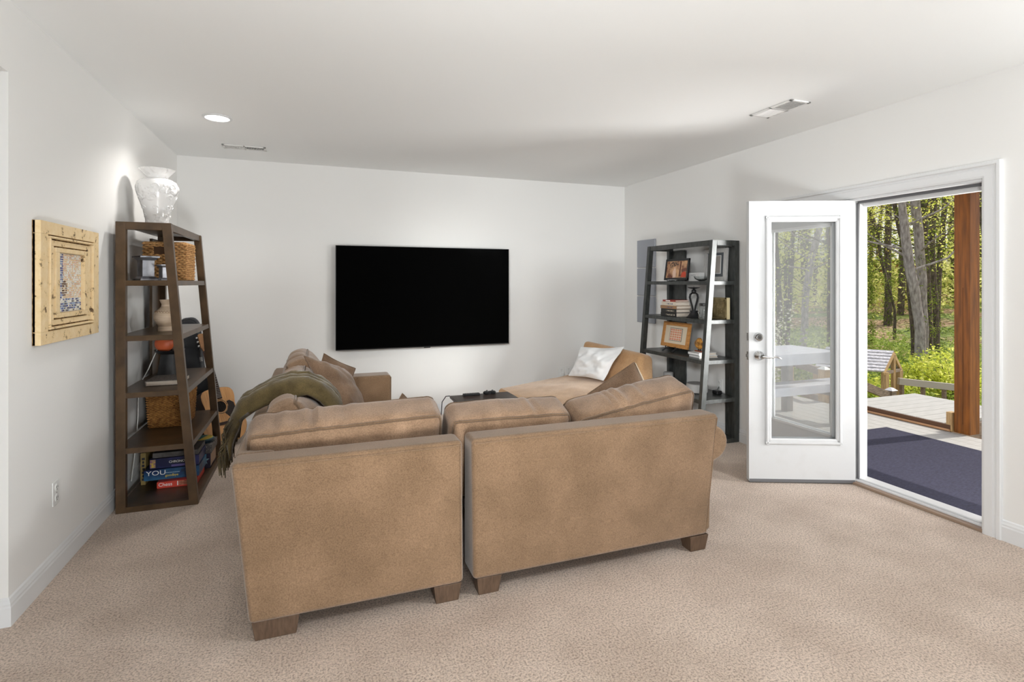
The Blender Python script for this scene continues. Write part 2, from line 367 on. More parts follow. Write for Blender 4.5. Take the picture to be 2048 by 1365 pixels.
def cushion(name, parent, m, loc, rot, L, T, H, r=.045, puff=.05, seed=1, wr=.012, pipe=.007, skew=(0, 0), nx=56, pipe_m=None):
    F = soft_fn(L / 2, T / 2, H / 2, r, puff, seed, wr, skew)
    o = soft_mesh(F, nx, 12, 26).build(name, m, parent, smooth=True, loc=loc, rot=rot, fix=False)
    if pipe:
        pb = MB()
        for sy in (1, -1):
            ring = []; n = 60
            for i in range(n): ring.append((-1 + 2 * i / n, sy * .93, 1))
            for i in range(24): ring.append((1, sy * .93, 1 - 2 * i / 24))
            for i in range(n): ring.append((1 - 2 * i / n, sy * .93, -1))
            for i in range(24): ring.append((-1, sy * .93, -1 + 2 * i / 24))
            pts = [F(p) for p in ring]
            pb.tube(pts, pipe, 6, closed=True)
        pb.build('piping', pipe_m or pip_m, o, smooth=True, fix=False)
    return o
def pillow4(name, label, m, c, thick, seed=1, group=None, wr=.008, pipe=.004, n=22, cat='pillow', ears=.16):
    P = [Vector(q) for q in c]; ctr = sum(P, Vector()) / 4
    nrm = ((P[1] - P[0]).cross(P[3] - P[0])).normalized()
    sd = Vector((seed * 5.3, seed * 2.1, 0))
    def B(u, v):
        # sides pulled in between the corners
        uu = u - ears * .35 * math.sin(math.pi * v) * (2 * u - 1) * .5; vv = v - ears * .35 * math.sin(math.pi * u) * (2 * v - 1) * .5
        return P[0] * (1 - uu) * (1 - vv) + P[1] * uu * (1 - vv) + P[2] * uu * vv + P[3] * (1 - uu) * vv
    def F(u, v, s):
        p = B(u, v); e = max(0, (1 - (2 * u - 1) ** 2) * (1 - (2 * v - 1) ** 2)) ** .55
        w = noise.noise(Vector((u * 3.5, v * 3.5, s)) + sd) * wr * 2 + noise.noise(Vector((u * 9, v * 9, s)) + sd) * wr
        return p + nrm * s * (thick / 2 * e + w * min(1, e * 2)) + nrm * noise.noise(Vector((u * 2, v * 2, 9)) + sd) * wr - ctr
    mb = MB()
    for s in (1, -1):
        o0 = len(mb.v)
        for i in range(n + 1):
            for j in range(n + 1): mb.v.append(tuple(F(i / n, j / n, s)))
        for i in range(n):
            for j in range(n):
                a = o0 + i * (n + 1) + j; q = (a, a + n + 1, a + n + 2, a + 1)
                mb.f.append(q if s > 0 else q[::-1]); mb.mi.append(0)
    t = thing(name, label, cat, tuple(ctr), 0, group)
    mb.build('pillow_body', m, t, smooth=True, fix=False)
    if pipe:
        ring = [(i / n, 0) for i in range(n)] + [(1, i / n) for i in range(n)] + [(1 - i / n, 1) for i in range(n)] + [(0, 1 - i / n) for i in range(n)]
        MB().tube([F(u, v, 0) for u, v in ring], pipe, 6, closed=True).build('piping', m, t, smooth=True, fix=False)
    return t
# ---------------------------------------------------------------- sectional sofa
def soft_box(name, parent, m, p, bevel=.025): return MB().hexa(p).build(name, m, parent, bevel=bevel, seg=4)
def foot(parent, x0, x1, y0, y1):
    t = .012
    return MB().hexa([(x0 + t, y0 + t, 0), (x1 - t, y0 + t, 0), (x1 - t, y1 - t, 0), (x0 + t, y1 - t, 0), (x0, y0, .085), (x1, y0, .085), (x1, y1, .085), (x0, y1, .085)]).build('leg', leg_m, parent, bevel=.003)
sr = thing('sofa_section', 'tan chenille sofa section with rolled right arm, its back turned to the camera', 'sofa', (1.34, 2.85, 0))
def loc(t, pts): return [(x - t.location.x, y - t.location.y, z - t.location.z) for x, y, z in pts]
def wbox(name, t, m, x0, x1, y0, y1, z0, z1, bevel=.02, taper=0):
    return soft_box(name, t, m, loc(t, [(x0, y0, z0), (x1, y0, z0), (x1, y1, z0), (x0, y1, z0), (x0 - taper, y0, z1), (x1 + taper, y0, z1), (x1 + taper, y1, z1), (x0 - taper, y1, z1)]), bevel)
def backrest(t, x0b, x1b, x0t, x1t):
    o = soft_box('backrest', t, sofa_m, loc(t, [(x0b, 2.365, .082), (x1b, 2.365, .082), (x1b, 2.54, .082), (x0b, 2.54, .082), (x0t, 2.297, .752), (x1t, 2.297, .752), (x1t, 2.44, .752), (x0t, 2.44, .752)]), .022)
    pts = [(x0t + .014 + (x1t - x0t - .028) * i / 10, 2.2985, .733) for i in range(11)]
    w = MB().tube([(x - t.location.x, y - t.location.y, z) for x, y, z in pts], .0035, 6)
    w.tube(loc(t, [(x1t - .012, 2.2985, .733), ((x1t + x1b) / 2 - .012, 2.332, .41), (x1b - .012, 2.3645, .1)]), .003, 6)
    w.build('welt', sofa_m, o, smooth=True)
    return o
backrest(sr, .682, 2.000, .655, 2.018)
wbox('seat_base', sr, sofa_m, .69, 1.95, 2.50, 3.26, .085, .29)
for i, (a, b) in enumerate(((.70, 1.27), (1.275, 1.88))): wbox('seat_cushion', sr, sofa_c, a, b, 2.52, 3.29, .292, .455, .045)
ar = MB(); n = 20
prof = [(1.89, .09), (2.04, .09), (2.05, .46)] + [(2.045 + .115 * math.cos(q), .565 + .10 * math.sin(q)) for q in [R(-62 + 242 * i / 15) for i in range(16)]] + [(1.905, .50)]
ar.prism([(x - 1.34, z) for x, z in prof], 2.385 - 2.85, 3.26 - 2.85, 'y').build('arm', sofa_m, sr, bevel=.02, seg=3)
for a in ((.70, .822, 2.372, 2.46), (1.885, 2.005, 2.362, 2.46), (.70, .82, 3.15, 3.24), (1.90, 2.02, 3.15, 3.24)): foot(sr, *[v - (1.34 if i < 2 else 2.85) for i, v in enumerate(a)])
cushion('back_cushion', sr, sofa_c, (.912 - 1.34, 2.60 - 2.85, .614), (R(17), R(1.0), R(0)), .625, .21, .44, seed=2, puff=.035)
cushion('back_cushion', sr, sofa_c, (1.645 - 1.34, 2.605 - 2.85, .626), (R(17), R(-6.5), R(0)), .72, .23, .44, seed=5, puff=.055, skew=(.016, 0))
sl = thing('sofa_section', 'tan chenille corner sofa section reaching back toward the guitar, back to the camera', 'sofa', (.17, 3.4, 0))
backrest(sl, -.250, .636, -.307, .614)
# long side back, leaning outwards to the left
o = soft_box('side_backrest', sl, sofa_m, loc(sl, [(-.250, 2.50, .082), (-.06, 2.50, .082), (-.06, 4.80, .082), (-.250, 4.80, .082), (-.307, 2.42, .752), (-.155, 2.42, .752), (-.155, 4.80, .752), (-.307, 4.80, .752)]), .022)
MB().tube(loc(sl, [(-.306, 2.45 + .26 * i, .733) for i in range(10)]), .0035, 6).build('welt', sofa_m, o, smooth=True)
wbox('seat_base', sl, sofa_m, -.07, .58, 2.50, 4.62, .085, .29)
wbox('seat_cushion', sl, sofa_c, -.05, .61, 2.52, 3.40, .292, .455, .045)
wbox('seat_cushion', sl, sofa_c, -.05, .61, 3.41, 4.60, .292, .455, .045)
o = wbox('arm', sl, sofa_m, -.18, .605, 4.60, 4.80, .085, .672, .025)
MB().tube(loc(sl, [(.6, 4.606, .12), (.602, 4.606, .655)]), .004, 6).tube(loc(sl, [(-.1, 4.606, .662), (.59, 4.606, .662)]), .004, 6).build('welt', sofa_m, o, smooth=True)
for a in ((-.240, -.06, 2.377, 2.47), (.500, .628, 2.372, 2.46), (-.235, -.09, 4.68, 4.78), (.48, .60, 4.68, 4.78)): foot(sl, *[v - (.17 if i < 2 else 3.4) for i, v in enumerate(a)])
cushion('back_cushion', sl, sofa_c, (.148 - .17, 2.605 - 3.4, .640), (R(17), R(-1.0), 0), .83, .21, .45, seed=1, puff=.035, nx=70, skew=(.006, 0))
for i, (y, z, L, lean) in enumerate(((3.00, .655, .52, 26), (3.62, .655, .60, 23), (4.26, .690, .62, 20))):
    cushion('back_cushion', sl, sofa_c, (-.045 - .17 + (.0 if i else -.01), y - 3.4, z), (R(lean), 0, R(-90)), L, .17, .46, seed=11 + i, puff=.075, nx=44)
# throw pillows on the sofa
TP = 'throw pillows on the sofa'
pillow4('throw_pillow', 'large taupe throw pillow leaning on the side back cushions, nearer of two', pil_m, [(-.068, 3.74, .97), (.16, 3.55, .585), (.335, 3.75, .58), (.205, 3.90, .845)], .15, 3, TP, ears=.05)
pillow4('throw_pillow', 'taupe throw pillow behind the larger one, in the corner by the far arm', pil_m, [(.064, 4.32, .912), (-.06, 4.22, .55), (.22, 4.36, .50), (.30, 4.42, .77)], .10, 4, TP)
pillow4('throw_pillow', 'brown pillow whose corner peeks up between the sofa and coffee table', pil_m, [(.455, 3.0, .835), (.26, 2.84, .60), (.42, 3.14, .47), (.66, 3.12, .62)], .12, 5, TP)
zp = pillow4('throw_pillow', 'brown pillow with an open pale zipper leaning in the right sofa corner', pil_m, [(1.885, 2.90, .95), (1.62, 3.02, .745), (1.76, 3.0, .47), (2.05, 2.88, .66)], .18, 6, TP, ears=0)
MB().tube([(1.89 - zp.location.x, 2.893 - zp.location.y, .945 - zp.location.z), (1.93 - zp.location.x, 2.885 - zp.location.y, .86 - zp.location.z), (1.97 - zp.location.x, 2.88 - zp.location.y, .77 - zp.location.z), (2.02 - zp.location.x, 2.88 - zp.location.y, .68 - zp.location.z)], [.003, .006, .008, .006], 6).build('zipper', mat('zipper_beige', S(206, 190, 168), .8), zp, smooth=True)
# olive blanket
bt = thing('throw_blanket', 'folded olive green wool blanket with fringe over the side back cushions', 'blanket', (-.15, 3.05, .7))
PR = [(-.372, .64), (-.366, .70), (-.352, .765), (-.325, .815), (-.27, .858), (-.20, .893), (-.12, .913), (-.04, .908), (.02, .882), (.065, .842), (.098, .80), (.115, .765), (.105, .725)]
def bl_at(t):
    k = t * (len(PR) - 1); i = min(int(k), len(PR) - 2); f_ = k - i
    return PR[i][0] * (1 - f_) + PR[i + 1][0] * f_, PR[i][1] * (1 - f_) + PR[i + 1][1] * f_
mb = MB(); nu, nv = 48, 40
for i in range(nu + 1):
    x, z = bl_at(i / nu)
    for j in range(nv + 1):
        v = j / nv; sag = .014 * math.sin(i * .5 + j) * .25
        fold = .05 * abs(math.sin(v * math.pi * 3 + .4 * noise.noise(Vector((i * .12, v * 3, 0))))) + .006 * noise.noise(Vector((i * .2, v * 9, 3)))
        yy = 2.90 + v * .27 + .02 * noise.noise(Vector((i * .1, 5, 0))) + .04 * (i / nu - .5)
        edge = .03 * (max(0, .08 - v) / .08)
        mb.v.append((x + .15 - fold * .25 * (1 if x < -.3 else -.2), yy - 3.05, z - .712 + fold - edge + sag))
for i in range(nu):
    for j in range(nv):
        a = i * (nv + 1) + j; mb.f.append((a, a + 1, a + nv + 2, a + nv + 1)); mb.mi.append(0)
o = mb.build('blanket_cloth', blank_m, bt, smooth=True); md = o.modifiers.new('thick', 'SOLIDIFY'); md.thickness = .022; md.offset = 1
fb = MB()
for i in range(420):
    y = 2.89 + .30 * rnd.random(); z = .63 + .18 * rnd.random(); x = -.398 + .028 * (z - .63) / .18
    L = .08 + .07 * rnd.random(); dx = -.012 - .03 * rnd.random(); dy = (rnd.random() - .5) * .05
    fb.tube([(x + .15, y - 3.05, z - .7), (x + .15 + dx, y - 3.05 + dy * .5, z - .7 - L * .4), (x + .15 + dx * .8, y - 3.05 + dy, z - .7 - L)], [.003, .004, .002], 4)
o = fb.build('fringe', blank_m, bt); o['kind'] = 'stuff'
# ---------------------------------------------------------------- chaise with white pillow
ch = thing('chaise_lounge', 'tan slipcovered chaise lounge against the back wall below the television', 'chaise', (2.3, 4.7, 0))
hx = [(1.80, 4.12), (2.86, 4.28), (2.70, 5.30), (1.74, 5.06)]
mb = MB(); n = 24
def quad(u, v): return ((1 - u) * (1 - v) * hx[0][0] + u * (1 - v) * hx[1][0] + u * v * hx[2][0] + (1 - u) * v * hx[3][0], (1 - u) * (1 - v) * hx[0][1] + u * (1 - v) * hx[1][1] + u * v * hx[2][1] + (1 - u) * v * hx[3][1])
def ctop(u, v): return .395 + .055 * u + .018 * math.sin(math.pi * u) * math.sin(math.pi * v) + .004 * noise.noise(Vector((u * 6, v * 6, 0)))
o0 = 0
for i in range(n + 1):
    for j in range(n + 1):
        x, y = quad(i / n, j / n); mb.v.append((x - 2.3, y - 4.7, ctop(i / n, j / n)))
for i in range(n):
    for j in range(n):
        a = i * (n + 1) + j; mb.f.append((a, a + n + 1, a + n + 2, a + 1)); mb.mi.append(0)
ring = [(i, 0) for i in range(n)] + [(n, j) for j in range(n)] + [(n - i, n) for i in range(n)] + [(0, n - j) for j in range(n)]
prev = [i * (n + 1) + j for i, j in ring]
for k, (off, z) in enumerate(((.018, -.02), (.022, -.06), (.015, .20), (.03, .02))):
    cur = []
    for i, j in ring:
        x, y = quad(i / n, j / n); cx, cy = 2.3, 4.7; d = Vector((x - cx, y - cy)).normalized()
        zz = ctop(i / n, j / n) + z if z < 0 else z
        w = .01 * math.sin((i + j) * 1.3) if k == 3 else 0
        cur.append(len(mb.v)); mb.v.append((x - cx + d.x * (off + w), y - cy + d.y * (off + w), zz))
    for q in range(len(ring)):
        mb.f.append((prev[q], cur[q], cur[(q + 1) % len(ring)], prev[(q + 1) % len(ring)])); mb.mi.append(0)
    prev = cur
mb.build('seat', tan_m, ch, smooth=True)
A, B = Vector((2.86, 5.44, .80)), Vector((3.04, 4.54, .785)); a_, b_ = Vector((2.66, 5.26, .41)), Vector((2.84, 4.34, .41)); off = Vector((.17, .035, -.05))
F0 = [a_, b_, b_ + off * 1.5, a_ + off * 1.5, A, B, B + off, A + off]
mb = MB(); nn = 16
def tri(u, v, w):
    lo_ = F0[0] * (1 - u) * (1 - w) + F0[1] * u * (1 - w) + F0[2] * u * w + F0[3] * (1 - u) * w
    hi_ = F0[4] * (1 - u) * (1 - w) + F0[5] * u * (1 - w) + F0[6] * u * w + F0[7] * (1 - u) * w
    p = lo_ * (1 - v) + hi_ * v
    p.z -= .05 * v * math.sin(math.pi * u) ** 2 * .5 + .03 * v * u
    return p - Vector((2.3, 4.7, 0))
MB().hexa([tri(*q) for q in ((0, 0, 0), (1, 0, 0), (1, 0, 1), (0, 0, 1))] + [tri(*q) for q in ((0, 1, 0), (1, 1, 0), (1, 1, 1), (0, 1, 1))]).build('backrest', tan_m, ch, bevel=.05, seg=4)
pillow4('bed_pillow', 'plain white pillow propped against the head of the tan chaise', linen_m, [(2.50, 5.10, .475), (2.69, 4.68, .475), (2.95, 4.72, .80), (2.66, 5.10, .765)], .14, 8, None, wr=.02, pipe=0, n=30)
# ---------------------------------------------------------------- coffee table
ct = thing('coffee_table', 'dark espresso wooden coffee table between the sofa and the chaise', 'table', (1.39, 4.12, 0))
MB().box(-.275, .27, -.52, .51, .43, .452).build('tabletop', esp_m, ct, bevel=.004)
MB().box(-.25, .245, -.49, .48, .31, .43).build('apron', esp_m, ct, bevel=.003)
MB().box(-.256, -.25, -.20, .42, .325, .42).build('drawer', esp_m, ct, bevel=.002)
for sx in (-.25, .19):
    for sy in (-.49, .425): MB().box(sx, sx + .055, sy, sy + .055, 0, .32).build('leg', esp_m, ct, bevel=.003)
rc = thing('remote_control', 'small black remote control on the far edge of the coffee table', 'remote', (1.30, 4.58, .452))
MB().box(-.075, .075, -.022, .022, 0, .018).build('body', blk_m, rc, bevel=.004)
b = MB()
for i in range(5): b.box(-.06 + .024 * i, -.048 + .024 * i, -.008, .008, .018, .021)
b.build('buttons', grey_m, rc)
gc = thing('game_controller', 'black game controller beside the remote on the coffee table', 'controller', (1.47, 4.585, .452))
MB().lathe([(.012, 0), (.028, .004), (.03, .018), (.02, .026), (.004, .028)], 16, (-.03, 0, 0)).lathe([(.012, 0), (.028, .004), (.03, .018), (.02, .026), (.004, .028)], 16, (.03, 0, 0)).box(-.03, .03, -.02, .02, .004, .024).build('body', blk_m, gc, smooth=True)
for q in (-.026, .026): MB().lathe([(.007, .024), (.007, .034), (.009, .036), (.002, .038)], 12, (q, -.004, 0)).build('thumbstick', grey_m, gc, smooth=True)
cb = MB().tube([(1.11, 4.60, .456), (1.08, 4.62, .452), (1.05, 4.64, .40), (1.045, 4.68, .2), (1.06, 4.75, .01), (1.3, 5.3, .008), (1.5, 5.7, .008)], .004, 6)
tag(cb.build('charging_cable', blk_m, None, smooth=True), 'thin dark cable trailing off the far corner of the coffee table', 'cable')
# ---------------------------------------------------------------- television
tv = thing('television', 'large black flat screen television mounted on the back wall', 'television', (1.135, 5.765, 1.295))
MB().box(-.938, .938, -.025, .012, -.538, .538).build('housing', bez_m, tv, bevel=.003)
MB().box(-.932, .932, -.0275, -.024, -.528, .533).build('screen', screen_m, tv)
MB().box(-.938, .938, -.029, -.024, -.538, -.529).build('bottom_bezel', mat('bezel_grey', (.05, .05, .05), .3, .6), tv)
MB().box(-.035, .035, -.03, -.02, -.546, -.537).build('sensor', blk_m, tv, bevel=.002)
MB().box(-.3, .3, .012, .05, -.25, .25).build('wall_mount', blk_m, tv)
# ---------------------------------------------------------------- ladder shelves
DB, DT_, HS, LEN = .455, .300, 1.835, 1.0
LV = [1.465, 1.115, .755, .405]
def dep(z): return DB - (DB - DT_) * z / HS
def ladder(label, locx, locy, sg, m):
    t = thing('ladder_shelf', label, 'shelf', (locx, locy, 0))
    def bx(x0, x1, y0, y1, z0, z1): return MB().box(min(sg * x0, sg * x1), max(sg * x0, sg * x1), y0, y1, z0, z1)
    for y0 in (0, LEN - .04):
        bx(0, .054, y0, y0 + .04, 0, HS).build('rear_post', m, t, bevel=.002)
        MB().hexa([(sg * x, y, z) for x, y, z in [(DB - .052, y0, 0), (DB, y0, 0), (DB, y0 + .04, 0), (DB - .052, y0 + .04, 0), (DT_ - .052, y0, HS), (DT_, y0, HS), (DT_, y0 + .04, HS), (DT_ - .052, y0 + .04, HS)]]).build('front_post', m, t, bevel=.002)
        bx(.054, DT_ - .050, y0, y0 + .04, HS - .048, HS).build('top_rail', m, t, bevel=.0015)
        bx(.054, DB - .05, y0, y0 + .04, 0, .036).build('bottom_rail', m, t, bevel=.0015)
    bx(0, .018, .04, .16, .04, HS - .05).build('back_stile', m, t, bevel=.001)
    bx(0, .018, LEN - .26, LEN - .04, .04, HS - .05).build('back_stile', m, t, bevel=.001)
    bx(.0, DT_ - .03, .04, LEN - .04, HS - .02, HS - .002).build('top_panel', m, t)
    bx(DT_ - .032, DT_ - .006, .04, LEN - .04, HS - .048, HS).build('top_front_rail', m, t, bevel=.0015)
    for z in LV:
        d = dep(z) - .002
        MB().hexa([(sg * x, y, zz) for x, y, zz in [(.0, .003, z - .034), (d + .001, .003, z - .034), (d + .001, LEN - .003, z - .034), (.0, LEN - .003, z - .034), (.0, .003, z), (d - .002, .003, z), (d - .002, LEN - .003, z), (.0, LEN - .003, z)]]).build('shelf_board', m, t, bevel=.0015)
    bx(.01, DB - .02, .04, LEN - .04, .012, .036).build('bottom_board', m, t, bevel=.001)
    bx(DB - .03, DB - .004, .04, LEN - .04, 0, .040).build('front_rail', m, t, bevel=.0015)
    return t
ladder('dark brown wooden ladder shelf against the left wall beside the guitar', -1.172, 4.0, 1, brown_m)
ladder('black wooden ladder shelf against the right wall next to the patio door', 3.628, 3.868, -1, black_m)
# ---------------------------------------------------------------- things on the brown shelf
cer_m = mat('white_ceramic', (.82, .81, .80), .18, coat=.4)
def vase_bump(m):
    n = m.node_tree; N = n.nodes; b = N['Principled BSDF']; tc = N.new('ShaderNodeTexCoord')
    w = N.new('ShaderNodeTexVoronoi'); w.inputs['Scale'].default_value = 46; w.feature = 'SMOOTH_F1'
    g = N.new('ShaderNodeTexNoise'); g.inputs['Scale'].default_value = 9
    mu = N.new('ShaderNodeMath'); mu.operation = 'MULTIPLY'; r = N.new('ShaderNodeValToRGB'); r.color_ramp.elements[0].position = .5; r.color_ramp.elements[1].position = .56
    n.links.new(tc.outputs['Object'], w.inputs['Vector']); n.links.new(tc.outputs['Object'], g.inputs['Vector'])
    n.links.new(g.outputs['Fac'], r.inputs[0]); n.links.new(w.outputs['Distance'], mu.inputs[0]); n.links.new(r.outputs[0], mu.inputs[1])
    bp = N.new('ShaderNodeBump'); bp.inputs['Strength'].default_value = .9; bp.inputs['Distance'].default_value = .01
    n.links.new(mu.outputs[0], bp.inputs['Height']); n.links.new(bp.outputs[0], b.inputs['Normal'])
vase_bump(cer_m)
v = MB().lathe([(.068, 0), (.072, .01), (.07, .05), (.084, .12), (.108, .19), (.126, .25), (.128, .28), (.118, .315), (.09, .333), (.066, .340), (.066, .352), (.085, .375), (.108, .398), (.112, .404), (.108, .404), (.07, .365), (.055, .34)], 48, (0, 0, 0))
vz = thing('embossed_vase', 'large white vase with raised scrollwork on top of the brown shelf', 'vase', (-1.035, 4.37, 1.836))
v.build('vase_body', cer_m, vz, smooth=True)
# raised scrolls wound round the body
def vr(z):
    P_ = [(.0, .068), (.05, .07), (.12, .084), (.19, .108), (.25, .126), (.28, .128), (.315, .118), (.333, .09)]
    for (z0, r0), (z1, r1) in zip(P_, P_[1:]):
        if z0 <= z <= z1: return r0 + (r1 - r0) * (z - z0) / (z1 - z0)
    return .09
sc = MB()
for k in range(7):
    a0 = k * 2 * math.pi / 7 + .3
    for (zc, rr, sgn) in ((.27, .030, 1), (.20, .024, -1), (.13, .018, 1), (.075, .014, -1)):
        pts = []
        for i in range(16):
            q = i / 15 * 4.6; ra = rr * (1 - .75 * i / 15); z = min(.325, zc + ra * math.sin(q)); a = a0 + sgn * ra * math.cos(q) / vr(zc)
            r_ = vr(z) + .001; pts.append((r_ * math.cos(a), r_ * math.sin(a), z))
        sc.tube(pts, .0035, 5)
o = sc.build('scroll_relief', mat('white_ceramic_plain', (.82, .81, .80), .2), vz, smooth=True, fix=False); o['kind'] = 'stuff'
def basket(name, label, locn, hx0, hy0, hx1, hy1, h, m, m2, hole, rowh, stitch):
    t = thing(name, label, 'basket', locn)
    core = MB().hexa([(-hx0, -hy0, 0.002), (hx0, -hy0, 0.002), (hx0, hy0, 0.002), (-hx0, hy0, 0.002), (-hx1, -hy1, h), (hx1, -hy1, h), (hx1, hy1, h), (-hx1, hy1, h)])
    core.build('shade_core', m2, t)  # solid dark core, its colour stands in for shade inside the basket
    w = MB(); rows = int(h / rowh)
    for k in range(rows):
        z = (k + .5) * h / rows; f_ = z / h; ax = hx0 + (hx1 - hx0) * f_ + .004; ay = hy0 + (hy1 - hy0) * f_ + .004
        per = []
        for (x0, y0, x1, y1) in ((-ax, -ay, ax, -ay), (ax, -ay, ax, ay), (ax, ay, -ax, ay), (-ax, ay, -ax, -ay)):
            nseg = max(4, int(math.hypot(x1 - x0, y1 - y0) / stitch))
            for i in range(nseg): per.append((x0 + (x1 - x0) * i / nseg, y0 + (y1 - y0) * i / nseg))
        pts = []
        for i, (x, y) in enumerate(per):
            s_ = 1 if (i + k) % 2 else -1; d = Vector((x / ax, y / ay)); d = Vector((round(d.x * .999) if abs(d.x) > .98 else 0, round(d.y * .999) if abs(d.y) > .98 else 0))
            if d.length == 0: d = Vector((0, -1))
            pts.append((x + d.x * .004 * s_, y + d.y * .004 * s_, z + .002 * s_))
        if hole and hole[0] < z < hole[1]:
            # leave the hand hole open on the near side
            st = next(i for i, p in enumerate(pts) if p[1] < -ay + .01 and p[0] > hole[3])
            en = next(i for i, p in enumerate(pts) if p[1] < -ay + .01 and p[0] > hole[2])
            pts = pts[st:] + pts[:en]
            w.tube(pts, rowh * .55, 5)
        else: w.tube(pts, rowh * .55, 5, closed=True)
    o = w.build('weave', m, t, smooth=True, fix=False); o['kind'] = 'stuff'
    rim = MB().tube([(-hx1, -hy1, h), (hx1, -hy1, h), (hx1, hy1, h), (-hx1, hy1, h)], rowh * .7, 6, closed=True)
    rim.build('rim', m, t, smooth=True)
    return t
sea_m = mat('seagrass', S(206, 160, 104), .75, col2=S(150, 104, 58), scale=60, bump=.4, bscale=200)
wick_m = mat('wicker', S(178, 126, 66), .6, col2=S(128, 82, 36), scale=50, bump=.3, bscale=180)
dk_m = mat('basket_shade_core', S(70, 46, 26), .9)
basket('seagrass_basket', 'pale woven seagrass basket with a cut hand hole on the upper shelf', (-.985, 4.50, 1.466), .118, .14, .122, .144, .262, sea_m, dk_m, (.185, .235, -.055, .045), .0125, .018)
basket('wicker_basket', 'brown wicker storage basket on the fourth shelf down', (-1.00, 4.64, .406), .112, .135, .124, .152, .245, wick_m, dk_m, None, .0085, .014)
slv_m = mat('antique_silver', S(180, 182, 190), .32, .85, col2=S(130, 130, 136), scale=12)
def pedestal(label, locn, w, h):
    t = thing('pedestal_holder', label, 'candle holder', locn, R(38), 'silver pedestals on the upper shelf')
    def ring(a, z0, b, z1): return MB().hexa([(-a, -a, z0), (a, -a, z0), (a, a, z0), (-a, a, z0), (-b, -b, z1), (b, -b, z1), (b, b, z1), (-b, b, z1)])
    ring(w, 0, w * .95, h * .07).build('base', slv_m, t, bevel=.001); ring(w * .93, h * .07, w * .66, h * .16).build('base_moulding', slv_m, t)
    ring(w * .62, h * .16, w * .62, h * .82).build('shaft', slv_m, t, bevel=.001)
    ring(w * .66, h * .82, w * .9, h * .93).build('capital', slv_m, t); ring(w, h * .93, w, h).build('top_plate', slv_m, t, bevel=.001)
pedestal('taller silver square pedestal in front of the seagrass basket', (-1.045, 4.145, 1.466), .058, .160)
pedestal('shorter silver square pedestal partly hidden by the front post', (-.940, 4.15, 1.466), .040, .105)
tanc_m = mat('tan_stoneware', S(214, 192, 168), .6, col2=S(190, 166, 140), scale=8, stretch=(1, 1, 12))
v = thing('stoneware_vase', 'small tan stoneware vase with etched shoulder on the middle shelf', 'vase', (-.965, 4.32, 1.116))
MB().lathe([(.052, 0), (.054, .022), (.05, .034), (.064, .055), (.078, .085), (.080, .11), (.07, .135), (.046, .156), (.036, .166), (.032, .185), (.04, .205), (.046, .217), (.042, .217), (.028, .19)], 40).build('vase_body', tanc_m, v, smooth=True)
zz = MB()
for k in range(26):
    a = k * 2 * math.pi / 26; b_ = (k + .5) * 2 * math.pi / 26; c_ = (k + 1) * 2 * math.pi / 26
    zz.tube([(.073 * math.cos(a), .073 * math.sin(a), .131), (.066 * math.cos(b_), .066 * math.sin(b_), .141), (.073 * math.cos(c_), .073 * math.sin(c_), .131)], .0016, 4)
o = zz.build('etched_band', mat('etch_brown', S(150, 122, 96), .8), v); o['kind'] = 'stuff'
st = thing('black_pedestal', 'black flared pedestal dish holding an orange gadget on the third shelf', 'stand', (-1.01, 4.60, .756))
MB().lathe([(.082, 0), (.082, .008), (.066, .1), (.056, .172)], 40).build('stem', mat('satin_black', (.02, .02, .022), .45, col2=(.035, .035, .036), scale=14), st, smooth=True)
MB().lathe([(.05, .168), (.07, .172), (.092, .186), (.098, .200), (.094, .200), (.07, .188), (.03, .184)], 40).build('dish', blk_m, st, smooth=True)
og = thing('orange_gadget', 'round orange plastic gadget with a white cord on the black pedestal', 'gadget', (-1.035, 4.56, .945))
MB().lathe([(.004, -.024), (.035, -.022), (.056, -.010), (.062, 0), (.056, .012), (.03, .022), (.004, .024)], 36, axis='y', c=(0, 0, .06)).build('shell', mat('orange_plastic', S(216, 104, 62), .4), og, smooth=True)
MB().box(-.025, .025, -.012, .012, -.004, .004).build('foot', blk_m, og)
MB().tube([(-.04, .0, .03), (-.06, .0, -.02), (-.095, -.02, -.12), (-.12, -.04, -.18), (-.155, -.02, -.25), (-.158, -.02, -.45), (-.158, -.06, -.62), (-.156, -.12, -.75), (-.150, -.2, -.86)], .0032, 6).build('cord', mat('white_cord', (.75, .73, .7), .5), og, smooth=True)
cu = thing('white_cup', 'white cylinder cup behind the orange gadget on the black pedestal', 'cup', (-.965, 4.625, .944))
MB().lathe([(.032, 0), (.034, .004), (.036, .085), (.033, .085), (.03, .01)], 28).build('cup_body', mat('white_plastic', (.8, .8, .8), .3), cu, smooth=True)
bk = thing('hardcover_book', 'large grey hardcover book lying flat in front of the black pedestal', 'book', (-.955, 4.34, .756))
gb_m = mat('grey_cover', S(116, 108, 102), .6, col2=S(86, 78, 72), scale=30, stretch=(3, 1, 1)); pg_m = mat('book_pages', S(228, 216, 202), .8, col2=S(200, 186, 170), scale=120, stretch=(.2, .2, 8))
MB().box(-.11, .105, -.135, .12, 0, .004).box(-.11, .105, -.135, .12, .030, .034).box(-.112, -.108, -.135, .12, 0, .034).build('cover', gb_m, bk, bevel=.001)
MB().box(-.106, .098, -.130, .114, .004, .030).build('pages', pg_m, bk)
